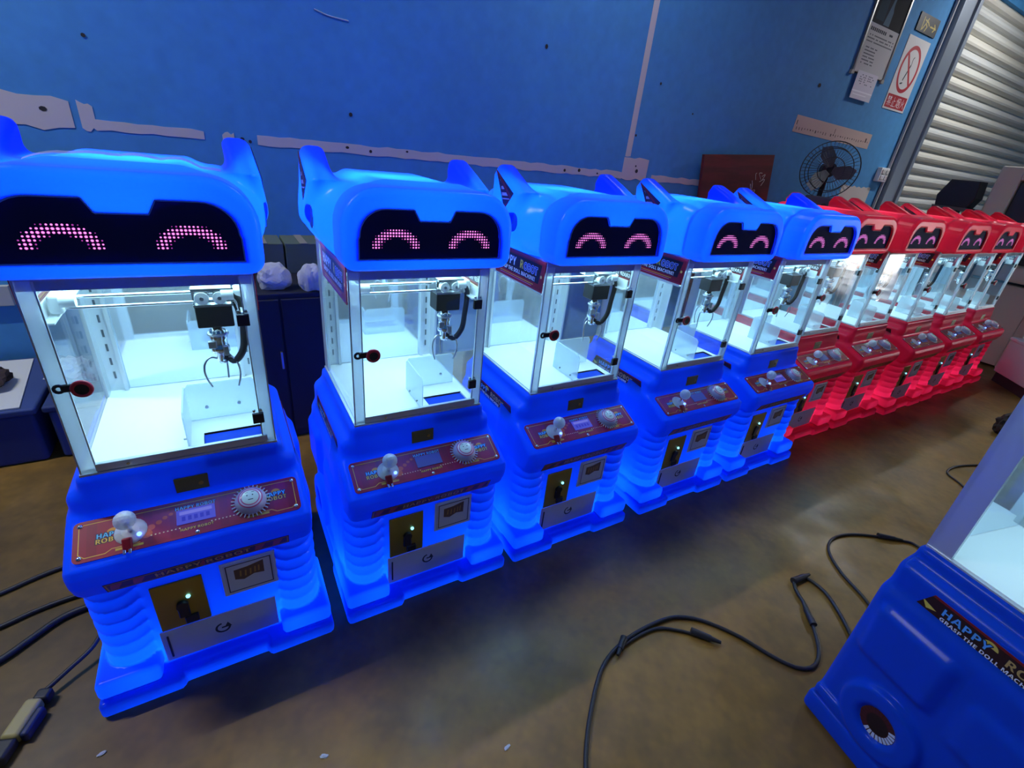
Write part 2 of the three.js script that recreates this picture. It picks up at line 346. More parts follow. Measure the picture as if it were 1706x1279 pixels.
const bodyStickerTex = canvas(1024, 192, (c, w, h) => {
  c.fillStyle = '#7a1018'; c.fillRect(0, 0, w, h);
  c.fillStyle = '#2a0a12'; c.fillRect(0, 20, w, h - 40); c.fillStyle = '#d8b24a'; c.fillRect(60, h - 26, w - 120, 7);
  c.fillStyle = '#d8c050'; c.beginPath(); c.moveTo(30, 90); c.lineTo(130, 120); c.lineTo(70, 150); c.fill(); c.beginPath(); c.arc(430, 66, 46, Math.PI, 0); c.fill();
  outlined(c, 'HAPPY', 150, 112, 92, '#58a8f0', '#0a1430', 12); outlined(c, 'ROBOT', 520, 112, 92, '#c0a060', '#1a0a1c', 12);
  outlined(c, 'GRASP THE DOLL MACHINE', 160, 162, 44, '#f2f4ff', '#1a0a1c', 6);
});
const stripTex = canvas(1024, 128, (c, w, h) => {
  c.fillStyle = '#4a1410'; c.fillRect(0, 0, w, h); c.strokeStyle = '#c8962c'; c.lineWidth = 8; c.strokeRect(10, 10, w - 20, h - 20);
  c.fillStyle = '#b4421c'; for (let i = 0; i < 9; i++) { c.beginPath(); c.moveTo(30 + i * 112, 24); c.lineTo(90 + i * 112, 24); c.lineTo(60 + i * 112, 104); c.lineTo(20 + i * 112, 104); c.fill(); }
  c.textAlign = 'center'; outlined(c, 'HAPPY ROBOT', w / 2, 92, 80, '#d8a83c', '#200808', 14);
});
const earTex = canvas(256, 512, (c, w, h) => {
  c.fillStyle = '#1a1030'; c.fillRect(0, 0, w, h);
  c.strokeStyle = '#6a1030'; c.lineWidth = 22; c.beginPath(); c.moveTo(w * 0.02, 0); c.lineTo(w * 0.98, h * 0.72); c.lineTo(w * 0.55, h); c.lineTo(w * 0.02, h * 0.05); c.stroke();
  c.fillStyle = '#8898b0'; const bar = (a, b, f) => { c.beginPath(); const L = t => [w * (0.06 + 0.50 * t) + 26, h * t], R = t => [w * (0.04 + 1.30 * t) - 34, h * t * 0.96]; const p = [L(a), R(a), R(b), L(b)]; c.moveTo(p[0][0], p[0][1]); for (const q of p.slice(1)) c.lineTo(Math.min(q[0], w * 0.88), q[1]); c.fill(); };
  bar(0.26, 0.33); bar(0.42, 0.50); bar(0.58, 0.66); bar(0.72, 0.75);
});
const turbineTex = canvas(256, 256, (c, w) => {
  c.fillStyle = '#3a0a14'; c.fillRect(0, 0, w, w);
  for (let i = 0; i < 24; i++) { const a0 = i / 24 * 6.2832 + 0.03, a1 = (i + 1) / 24 * 6.2832 - 0.03; c.fillStyle = (i > 21 || i < 8) ? '#c9d4e6' : '#4a1420'; c.beginPath(); c.arc(128, 128, 116, a0, a1); c.arc(128, 128, 76, a1, a0, true); c.fill(); }
  c.fillStyle = '#1c0610'; c.beginPath(); c.arc(128, 128, 70, 0, 7); c.fill();
});
const eyesTex = canvas(1748, 556, (c, w, h) => { // 0.437 m x 0.139 m, 4000 px per metre
  c.fillStyle = '#000000'; c.fillRect(0, 0, w, h);
  const P = 33; // LED pitch 8.2 mm
  for (const cx of [-0.112, 0.116]) {
    for (let j = 0; j < 9; j++) for (let i = -11; i <= 11; i++) {
      const x = i * P / 4000, y = j * P / 4000; // y above the eye's base
      const o = 1 - Math.hypot(x / 0.072, y / 0.056), n = Math.hypot(x / 0.040, y / 0.026) - 1;
      const k = Math.min(o * 4.2, n * 2.2, 1); if (k <= 0) continue;
      const r = 3.5 + 9.5 * Math.sqrt(k), px = w / 2 + (cx + x) * 4000, py = h - (0.032 + y) * 4000;
      const g = c.createRadialGradient(px, py, 0, px, py, r); g.addColorStop(0, '#ffd0ff'); g.addColorStop(0.5, '#f088e0'); g.addColorStop(1, '#b040a8');
      c.fillStyle = k > 0.25 ? g : '#8a3088'; c.beginPath(); c.arc(px, py, r, 0, 7); c.fill();
    }
  }
});
const buttonTex = canvas(256, 256, (c, w) => {
  const ring = (r, f) => { c.fillStyle = f; c.beginPath(); c.arc(128, 128, r, 0, 7); c.fill(); };
  ring(180, '#cfc6dc'); ring(84, '#e85a8c'); ring(76, '#f6e6f0'); ring(66, '#e06a96'); ring(58, '#f0f6ea');
  c.fillStyle = '#2a3a34'; c.fillRect(104, 108, 8, 10); c.fillRect(142, 108, 8, 10); c.fillRect(112, 146, 34, 6); c.fillRect(96, 86, 20, 4); c.fillRect(140, 86, 20, 4);
});
const doorTex = canvas(512, 208, (c, w, h) => {
  c.fillStyle = '#c9c9d2'; c.fillRect(0, 0, w, h);
  c.strokeStyle = '#2b2b30'; c.lineWidth = 10; c.beginPath(); c.arc(256, 100, 30, -0.6, 4.6); c.stroke(); c.fillStyle = '#2b2b30'; c.fillRect(250, 94, 32, 10); c.beginPath(); c.moveTo(280, 70); c.lineTo(296, 104); c.lineTo(262, 104); c.fill();
});
const flapTex = canvas(256, 208, (c, w, h) => {
  c.fillStyle = '#d6d4dc'; c.fillRect(0, 0, w, h); c.strokeStyle = '#3a3a50'; c.lineWidth = 6; c.strokeRect(12, 8, w - 24, h - 20);
  c.fillStyle = '#6a4a3c'; c.beginPath(); c.moveTo(50, 44); c.lineTo(120, 40); c.lineTo(206, 22); c.lineTo(204, 112); c.lineTo(150, 104); c.lineTo(96, 126); c.lineTo(50, 112); c.fill();
  c.strokeStyle = '#b08040'; c.lineWidth = 9; for (const [x, y] of [[84, 58], [110, 62], [136, 60], [160, 54], [180, 52]]) { c.beginPath(); c.moveTo(x, y); c.lineTo(x - 4, y + 42); c.stroke(); }
});

/* ------------------------------------------------------------------ claw machine: materials */
const M = {
  chrome: std(lin(0.75, 0.78, 0.8), 0.12, 1), steel: std(lin(0.5, 0.52, 0.55), 0.3, 1), alu: std(lin(0.62, 0.66, 0.70), 0.35, 0.6), darkAlu: std(lin(0.16, 0.18, 0.21), 0.35, 0.8),
  white: std(lin(0.82, 0.84, 0.84), 0.5), whiteSheet: std(lin(0.85, 0.86, 0.86), 0.35), black: std(lin(0.015, 0.015, 0.018), 0.4), rubber: std(lin(0.02, 0.02, 0.022), 0.55),
  grey: std(lin(0.35, 0.38, 0.42), 0.5), gold: std(lin(0.42, 0.30, 0.06), 0.35, 0.6), olive: std(lin(0.17, 0.15, 0.05), 0.4, 0.3), red: std(lin(0.55, 0.02, 0.04), 0.4),
  mirror: std(lin(0.74, 0.82, 0.90), 0.05, 0.82),
  glass: phys(lin(0.97, 0.99, 1), { roughness: 0.03, transmission: 1, thickness: 0, ior: 1.5, specularIntensity: 0.8 }),
  acrylic: phys(lin(0.88, 0.95, 0.98), { roughness: 0.4, transmission: 0.78, thickness: 0, ior: 1.45 }), frosted: phys(lin(0.88, 0.94, 0.97), { roughness: 0.55, transmission: 0.6, thickness: 0, ior: 1.45 }),
  crystal: phys(lin(0.9, 0.93, 0.98), { roughness: 0.35, transmission: 0.45, thickness: 0, ior: 1.5, flatShading: true }),
  edgeGlowBlue: std(lin(0.06, 0.26, 0.85), 0.3), edgeGlowRed: std(lin(0.45, 0.03, 0.06), 0.3),  // lighter tones that paint the glow of the screen edge
  film: phys(lin(0.62, 0.58, 0.68), { roughness: 0.3, transmission: 0.6, thickness: 0 }),
  cheek: phys(lin(0.012, 0.03, 0.22), { roughness: 0.3, clearcoat: 0.5, clearcoatRoughness: 0.1 }),
  tagRed: std(lin(0.35, 0.01, 0.03), 0.5),
  navyHole: std(lin(0.02, 0.07, 0.55), 0.5),
  panel: new THREE.MeshPhysicalMaterial({ map: panelTex, roughness: 0.35, clearcoat: 0.7, clearcoatRoughness: 0.12 }),
  banner: phys(0xffffff, { map: bannerTex, roughness: 1, transmission: 0.4, thickness: 0, clearcoat: 0.4, clearcoatRoughness: 0.2 }), bodySticker: std(0xffffff, 0.4, 0, { map: bodyStickerTex }), strip: std(0xffffff, 0.45, 0, { map: stripTex }),
  ear: std(0xffffff, 0.4, 0, { map: earTex }), turbine: std(0xffffff, 0.45, 0, { map: turbineTex }), button: phys(0xffffff, { map: buttonTex, roughness: 0.3, clearcoat: 0.6, clearcoatRoughness: 0.1 }),
  door: std(0xffffff, 0.5, 0, { map: doorTex }), flap: std(0xffffff, 0.5, 0, { map: flapTex }),
  lcd: std(lin(0.02, 0.02, 0.06), 0.2, 0, { emissive: 0xffffff, emissiveMap: lcdTex, emissiveIntensity: 0.55 }),
  lcdOff: std(lin(0.16, 0.17, 0.45), 0.25),
  eyes: new THREE.MeshPhysicalMaterial({ color: lin(0.016, 0.020, 0.10), roughness: 0.5, specularIntensity: 0.02, emissive: 0xffffff, emissiveMap: eyesTex, emissiveIntensity: 1.6 }),
  ledBlue: std(lin(0.1, 0.1, 0.1), 0.5, 0, { emissive: lin(0.1, 0.35, 1), emissiveIntensity: 2 }), ledWhite: std(lin(0.3, 0.3, 0.3), 0.5, 0, { emissive: lin(0.6, 0.9, 1), emissiveIntensity: 3 }),
  ledRed: std(lin(0.1, 0.1, 0.1), 0.5, 0, { emissive: lin(1, 0.2, 0.35), emissiveIntensity: 2 }),
  led: std(lin(0.02, 0.1, 0.2), 0.4, 0, { emissive: lin(0.15, 0.55, 1), emissiveIntensity: 4 }), ledJoy: std(lin(0.02, 0.02, 0.2), 0.4, 0, { emissive: lin(0.1, 0.2, 1), emissiveIntensity: 5 }),
};
const shellMat = c => phys(c, { roughness: 1, transmission: 0.45, thickness: 0, ior: 1.45, specularIntensity: 0.15, clearcoat: 0.42, clearcoatRoughness: 0.24 });
const SHELL = { blue: shellMat(lin(0.006, 0.10, 0.80)), red: shellMat(lin(0.62, 0.030, 0.09)) };

/* ------------------------------------------------------------------ claw machine: geometry cache */
function circlePts(r, n, cx = 0, cy = 0) { return [...Array(n)].map((_, i) => [cx + r * Math.cos(i / n * 6.28319), cy + r * Math.sin(i / n * 6.28319)]); }
G.screen = card(screenPts.map(([x, y]) => [x * 0.998, 1.387 + (y - 1.387) * 0.996]), 0.006).translate(0, 0, 0.3215);
G.screenEdgeGlow = (() => { const out = []; screenPts.forEach((p, i) => { const q = screenPts[(i + 1) % screenPts.length], n = Math.max(1, Math.round(Math.hypot(q[0] - p[0], q[1] - p[1]) / 0.006)); for (let k = 0; k < n; k++) out.push(V(p[0] + (q[0] - p[0]) * k / n, p[1] + (q[1] - p[1]) * k / n, 0.3345)); }); return new THREE.TubeGeometry(new THREE.CatmullRomCurve3(out, true, 'centripetal'), 260, 0.0020, 6, true); })();
const onLeft = g => g.rotateY(-Math.PI / 2), onRight = g => g.rotateY(Math.PI / 2);
{ // stickers on the ears' outer faces; the card's x runs along z
  const e = [[-0.086, 1.560], [0.070, 1.490], [0.022, 1.430]];
  const lean = (g, k) => { const p = g.attributes.position; for (let i = 0; i < p.count; i++) p.setX(i, p.getX(i) + k * (0.2945 - 0.10 * (p.getY(i) - 1.50))); g.computeVertexNormals(); return g; };
  G.earL = lean(onLeft(card(e)), -1); G.earR = lean(onRight(card(e.map(([x, y]) => [-x, y]).reverse())), 1);
}
G.discL = onLeft(card(circlePts(0.034, 24))).translate(-0.2915, 1.392, 0.075); G.discR = onRight(card(circlePts(0.034, 24))).translate(0.2915, 1.392, -0 + 0.075);
G.turbL = onLeft(card(circlePts(0.055, 28))).translate(-0.3135, 0.20, -0.085); G.turbR = onRight(card(circlePts(0.055, 28))).translate(0.3135, 0.20, -0.085);
const banPts = [[-0.13, 1.195], [-0.115, 1.165], [0.24, 1.165], [0.248, 1.28], [-0.13, 1.28]];
G.banL = onLeft(card(banPts, 0.003)).translate(-0.2345, 0, 0); G.banR = onRight(card(banPts.map(([x, y]) => [-x, y]).reverse(), 0.003)).translate(0.2345, 0, 0);
const bsPts = [[-0.185, 0.604], [0.215, 0.604], [0.195, 0.668], [-0.155, 0.668]];
G.bsL = onLeft(card(bsPts)).translate(-0.2855, 0, 0); G.bsR = onRight(card(bsPts.map(([x, y]) => [-x, y]).reverse())).translate(0.2855, 0, 0);
// control panel: lies on the sloping desk top
const DESK = { a: Math.atan2(0.622 - 0.56, 0.405 - 0.272), c: [0, 0.593, 0.3365] };
function onDesk(g) { return g.rotateX(DESK.a).translate(...DESK.c); } // local: x right, y up from the panel, z down the slope
{
  const s = []; const W2 = 0.272, H2 = 0.058, r = 0.014;
  for (const [sx, sy, a] of [[1, 1, 0], [-1, 1, 1], [-1, -1, 2], [1, -1, 3]]) for (let i = 0; i <= 4; i++) { const t = (a + i / 4) * Math.PI / 2; s.push([sx * (W2 - r) + r * Math.cos(t), sy * (H2 - r) + r * Math.sin(t)]); }
  G.panel = onDesk(card(s, 0.004).rotateX(-Math.PI / 2).translate(0, 0.001, 0));
}
G.screws = [[-0.258, -0.045], [0.258, -0.045], [-0.258, 0.045], [0.258, 0.045], [0, 0.05]].map(([x, z]) => onDesk(new THREE.SphereGeometry(0.006, 10, 6, 0, 6.3, 0, 1.57).scale(1, 0.6, 1).translate(x, 0.005, z)));
G.lcd = onDesk(card(rectPts(-0.047, 0.047, -0.022, 0.022), 0.002).rotateX(-Math.PI / 2).translate(0, 0.0055, -0.004));
G.joyDisc = onDesk(lathe([[0.001, 0.012], [0.02, 0.011], [0.034, 0.006], [0.037, 0.004]], 20).translate(-0.150, 0.003, 0.002));
G.joyStem = onDesk(rod([-0.150, 0.004, 0.002], [-0.150, 0.05, 0.0], 0.006));
G.joyBall = (() => { const g = onDesk(new THREE.IcosahedronGeometry(0.025, 2).translate(-0.150, 0.068, -0.002)); g.deleteAttribute('normal'); g.computeVertexNormals(); return g; })();
G.joyLed = onDesk(new THREE.SphereGeometry(0.006, 10, 8).translate(-0.130, 0.016, 0.020));
G.tag = onDesk(merge([span(-0.168, -0.146, 0.02, 0.040, 0.012, 0.05, 0.005).rotateX(0.5).translate(0, -0.004, -0.002)]));
G.tagTip = onDesk(merge([span(-0.167, -0.160, 0.005, 0.011, 0.046, 0.066, 0.002), span(-0.155, -0.148, 0.005, 0.011, 0.046, 0.066, 0.002)]));
{
  const g = lathe([[0.042, 0.002], [0.043, 0.010], [0.040, 0.019], [0.033, 0.027], [0.027, 0.0305], [0.020, 0.033], [0.010, 0.034], [0.0005, 0.0342]], 36), p = g.attributes.position, u = g.attributes.uv;
  for (let i = 0; i < p.count; i++) u.setXY(i, 0.5 + p.getX(i) / 0.1, 0.5 - p.getZ(i) / 0.1);
  G.button = onDesk(g.translate(0.140, 0.003, -0.004));
  const teeth = []; for (let i = 0; i < 28; i++) teeth.push(bx(0.0026, 0.004, 0.012, 0, 0.004, 0.047).rotateY(i / 28 * 6.2832));
  G.buttonRing = onDesk(merge(teeth).translate(0.140, 0.003, -0.004));
}
G.badge = span(-0.042, 0.042, 0.640, 0.690, 0.266, 0.2735, 0.003); G.badgeLock = rod([0.022, 0.663, 0.27], [0.022, 0.663, 0.2765], 0.006);
// sticker strip under the desk edge
{ const a = Math.atan2(0.408 - 0.385, 0.498 - 0.448); G.strip = card(rectPts(-0.225, 0.225, -0.025, 0.025)).rotateX(a).translate(0, 0.474, 0.3985); }
// lower bay
G.coinPlate = span(-0.152, -0.022, 0.200, 0.385, 0.346, 0.3545, 0.003); G.coinSlot = rb(0.03, 0.05, 0.012, -0.085, 0.265, 0.357, 0.004); G.coinKnob = rod([-0.085, 0.29, 0.352], [-0.085, 0.29, 0.366], 0.016, 16); G.coinLed = new THREE.SphereGeometry(0.006, 10, 8).translate(-0.066, 0.318, 0.356); G.coinReturn = rb(0.036, 0.03, 0.014, -0.07, 0.225, 0.357, 0.004);
G.flapFrame = merge([span(0.025, 0.180, 0.262, 0.400, 0.346, 0.353, 0.003)]); G.flap = card(rectPts(0.034, 0.171, 0.272, 0.392), 0.003).translate(0, 0, 0.3535);
G.lowDoor = card(rectPts(-0.160, 0.160, 0.066, 0.196), 0.004).translate(0, 0, 0.3495);
G.lowDoorHandle = span(-0.146, -0.141, 0.082, 0.175, 0.353, 0.357);
// cabinet
{
  const s = new THREE.Shape([[-0.226, -0.245], [0.226, -0.245], [0.226, 0.243], [-0.226, 0.243]].map(p => new THREE.Vector2(p[0], -p[1])));
  const h = new THREE.Path([[0.045, 0.150], [0.200, 0.150], [0.200, 0.235], [0.045, 0.235]].map(p => new THREE.Vector2(p[0], -p[1]))); s.holes.push(h);
  G.cabFloor = new THREE.ExtrudeGeometry(s, { depth: 0.008, bevelEnabled: false }).rotateX(-Math.PI / 2).translate(0, 0.747, 0);
}
G.chuteWell = merge([span(0.041, 0.045, 0.66, 0.754, 0.146, 0.239), span(0.200, 0.204, 0.66, 0.754, 0.146, 0.239), span(0.041, 0.204, 0.66, 0.754, 0.146, 0.150), span(0.041, 0.204, 0.66, 0.754, 0.235, 0.239)]);
G.chuteFloor = bx(0.165, 0.004, 0.094, 0.1225, 0.725, 0.192).rotateX(0);
G.chuteLeft = card([[0.06, 0.755], [0.238, 0.755], [0.238, 0.865], [0.225, 0.875], [0.075, 0.882], [0.06, 0.87]], 0.004).rotateY(-Math.PI / 2).translate(0.012, 0, 0);
G.chuteBack = card([[0.012, 0.755], [0.205, 0.755], [0.205, 0.868], [0.195, 0.882], [0.02, 0.882], [0.012, 0.87]], 0.004).translate(0, 0, 0.058);
G.chuteScrews = [[0.005, 0.775, 0.12], [0.005, 0.775, 0.20]].map(p => rod(p, [p[0] - 0.008, p[1], p[2]], 0.004, 8)).concat([[0.06, 0.80, 0.064], [0.15, 0.80, 0.064]].map(p => rod(p, [p[0], p[1], p[2] + 0.006], 0.005, 8)));
G.paneFront = span(-0.198, 0.198, 0.772, 1.262, 0.246, 0.250); G.paneL = span(-0.231, -0.227, 0.748, 1.268, -0.19, 0.246); G.paneR = span(0.227, 0.231, 0.748, 1.268, -0.19, 0.246);
G.mirror = span(-0.172, 0.172, 0.757, 1.262, -0.248, -0.242);
G.colL = merge([span(-0.232, -0.172, 0.748, 1.268, -0.252, -0.238), span(-0.232, -0.222, 0.748, 1.268, -0.252, -0.19), span(-0.182, -0.172, 0.757, 1.262, -0.243, -0.225)]); G.colR = G.colL.clone().scale(-1, 1, 1); G.colR = merge([span(0.172, 0.232, 0.748, 1.268, -0.252, -0.238), span(0.222, 0.232, 0.748, 1.268, -0.252, -0.19), span(0.172, 0.182, 0.757, 1.262, -0.243, -0.225)]);
G.slots = s => merge([...Array(9)].map((_, i) => span(s * 0.2 - 0.003, s * 0.2 + 0.003, 0.80 + i * 0.05, 0.825 + i * 0.05, -0.2385, -0.2365)));
G.slotL = G.slots(-1); G.slotR = G.slots(1);
G.post = s => span(s < 0 ? -0.232 : 0.200, s < 0 ? -0.200 : 0.232, 0.748, 1.268, 0.238, 0.252, 0.003); G.postL = G.post(-1); G.postR = G.post(1);
G.edge = s => merge([span(s * 0.232 - 0.0018, s * 0.232 + 0.0018, 0.748, 1.268, 0.2495, 0.2535), span(s * 0.199 - 0.0015, s * 0.199 + 0.0015, 0.772, 1.262, 0.2475, 0.2525)]); G.edgeL = G.edge(-1); G.edgeR = G.edge(1);
G.doorRail = span(-0.200, 0.212, 0.750, 0.774, 0.242, 0.256, 0.003); G.railScrew = rod([-0.13, 0.762, 0.255], [-0.13, 0.762, 0.259], 0.004, 10);
G.sill = merge([span(-0.236, 0.236, 0.744, 0.750, 0.238, 0.258), span(-0.236, -0.224, 0.744, 0.751, -0.25, 0.245), span(0.224, 0.236, 0.744, 0.751, -0.25, 0.245)]);
G.lockPlate = span(-0.212, -0.165, 0.993, 1.013, 0.252, 0.262, 0.004); G.lockRing = new THREE.TorusGeometry(0.0175, 0.0055, 10, 24).translate(-0.170, 1.003, 0.270); G.lockCore = rod([-0.170, 1.003, 0.250], [-0.170, 1.003, 0.274], 0.0145, 20); G.lockClip = new THREE.TorusGeometry(0.009, 0.004, 8, 14).translate(-0.215, 1.003, 0.258);
G.hinges = [0.838, 1.145].map(y => span(0.180, 0.210, y - 0.016, y + 0.016, 0.250, 0.262, 0.002)); G.hingeScrews = [0.862, 1.169].map(y => merge([rod([0.186, y, 0.25], [0.186, y, 0.257], 0.004, 8), rod([0.204, y, 0.25], [0.204, y, 0.257], 0.004, 8)]));
G.cabTop = span(-0.234, 0.234, 1.264, 1.284, -0.252, 0.252); G.header = span(-0.228, 0.228, 1.240, 1.268, 0.236, 0.246);
G.light = span(-0.20, 0.20, 1.256, 1.263, -0.16, 0.20);
G.sideRail = s => merge([span(s * 0.205 - 0.012, s * 0.205 + 0.012, 1.150, 1.154, -0.235, 0.215), span(s * 0.217 - 0.002, s * 0.217 + 0.002, 1.150, 1.19, -0.235, 0.215)]); G.sideRailL = G.sideRail(-1); G.sideRailR = G.sideRail(1);
G.backRail = span(-0.172, 0.172, 1.13, 1.155, -0.235, -0.225);
G.rods = [rod([-0.19, 1.193, 0.135], [0.19, 1.193, 0.135], 0.005, 10), rod([-0.19, 1.170, 0.150], [0.19, 1.170, 0.150], 0.004, 10)];
G.endBlocks = [-1, 1].map(s => span(s * 0.195 - 0.014, s * 0.195 + 0.014, 1.158, 1.205, 0.11, 0.165, 0.008));
G.endWheels = [-1, 1].map(s => rod([s * 0.182, 1.193, 0.175], [s * 0.152, 1.193, 0.175], 0.014, 18));
const CX = 0.128, CZ = 0.13;
G.carriage = merge([span(CX - 0.045, CX + 0.05, 1.205, 1.212, CZ - 0.04, CZ + 0.045), span(CX - 0.045, CX + 0.05, 1.156, 1.162, CZ - 0.04, CZ + 0.03), span(CX - 0.045, CX - 0.041, 1.156, 1.212, CZ - 0.04, CZ + 0.02), span(CX + 0.046, CX + 0.05, 1.156, 1.212, CZ - 0.04, CZ + 0.02)]);
G.wheels = [[-0.022, 0.03], [0.02, 0.03], [-0.022, -0.03], [0.02, -0.03]].map(([a, b]) => rod([CX + a, 1.186, CZ + b], [CX + a, 1.186, CZ + b + 0.02], 0.017, 18)); G.axles = [[-0.022, 0.05], [0.02, 0.05]].map(([a, b]) => rod([CX + a, 1.186, CZ + b], [CX + a, 1.186, CZ + b + 0.003], 0.005, 10));
G.motor = span(CX - 0.044, CX + 0.046, 1.095, 1.157, CZ - 0.035, CZ + 0.03, 0.004);
G.cable = tube([[CX + 0.045, 1.20, CZ + 0.02], [CX + 0.068, 1.17, CZ + 0.03], [CX + 0.066, 1.08, CZ + 0.03], [CX + 0.056, 1.02, CZ + 0.03], [CX + 0.030, 0.985, CZ + 0.02], [CX + 0.01, 1.0, CZ]], 0.010, 36, 8);
G.loop = tube([[0.19, 1.24, 0.1], [0.175, 1.20, 0.11], [0.185, 1.12, 0.1], [0.19, 1.09, 0.06]], 0.004, 20, 6);
G.claw = lathe([[0.0005, 1.096], [0.012, 1.095], [0.014, 1.080], [0.021, 1.078], [0.023, 1.055], [0.020, 1.050], [0.0205, 1.030], [0.024, 1.028], [0.024, 1.012], [0.016, 1.008], [0.014, 0.985], [0.010, 0.975], [0.0005, 0.972]].reverse(), 18).translate(CX, 0, CZ);
G.clawGear = merge([rb(0.02, 0.022, 0.012, CX - 0.018, 1.04, CZ + 0.018, 0.003), rb(0.014, 0.03, 0.014, CX + 0.014, 1.02, CZ + 0.02, 0.003), new THREE.TorusGeometry(0.024, 0.004, 8, 18).rotateX(1.57).translate(CX, 1.068, CZ).toNonIndexed()]);
G.clawTip = new THREE.SphereGeometry(0.007, 10, 8).translate(CX + 0.006, 0.985, CZ + 0.016);
G.prongs = [200, 320, 80].map(a => { const c = Math.cos(a * Math.PI / 180), s = Math.sin(a * Math.PI / 180); return tube([[0.010, 0.990], [0.032, 0.998], [0.047, 0.985], [0.053, 0.960], [0.050, 0.935], [0.040, 0.905]].map(([r, y]) => [CX + c * r, y, CZ - s * r]), 0.0028, 18, 6); });
{ // loose protective film lying across the roof
  const n = 28, pos = [], idx = []; for (let i = 0; i <= n; i++) { const t = i / n, x = -0.20 + 0.40 * t, z = 0.075 + 0.022 * Math.sin(t * 9) + 0.012 * Math.sin(t * 23), y = 1.5155 + 0.006 * Math.abs(Math.sin(t * 14)); pos.push(x, y - (Math.abs(x) > 0.12 ? (Math.abs(x) - 0.12) * 0.28 : 0), z, x, y + 0.004 - (Math.abs(x) > 0.12 ? (Math.abs(x) - 0.12) * 0.28 : 0), z - 0.035); if (i < n) idx.push(2 * i, 2 * i + 2, 2 * i + 1, 2 * i + 1, 2 * i + 2, 2 * i + 3); }
  G.film = new THREE.BufferGeometry(); G.film.setAttribute('position', new THREE.Float32BufferAttribute(pos, 3)); G.film.setIndex(idx); G.film.computeVertexNormals();
}
// lamps inside the shells
G.headLamp = span(-0.10, 0.10, 1.392, 1.40, -0.01, 0.01); 
G.baseLamp = [-0.2, 0.2].map(x => span(x - 0.012, x + 0.012, 0.10, 0.115, 0.24, 0.27)); G.baseLampRear = span(-0.02, 0.02, 0.14, 0.15, -0.09, -0.06);

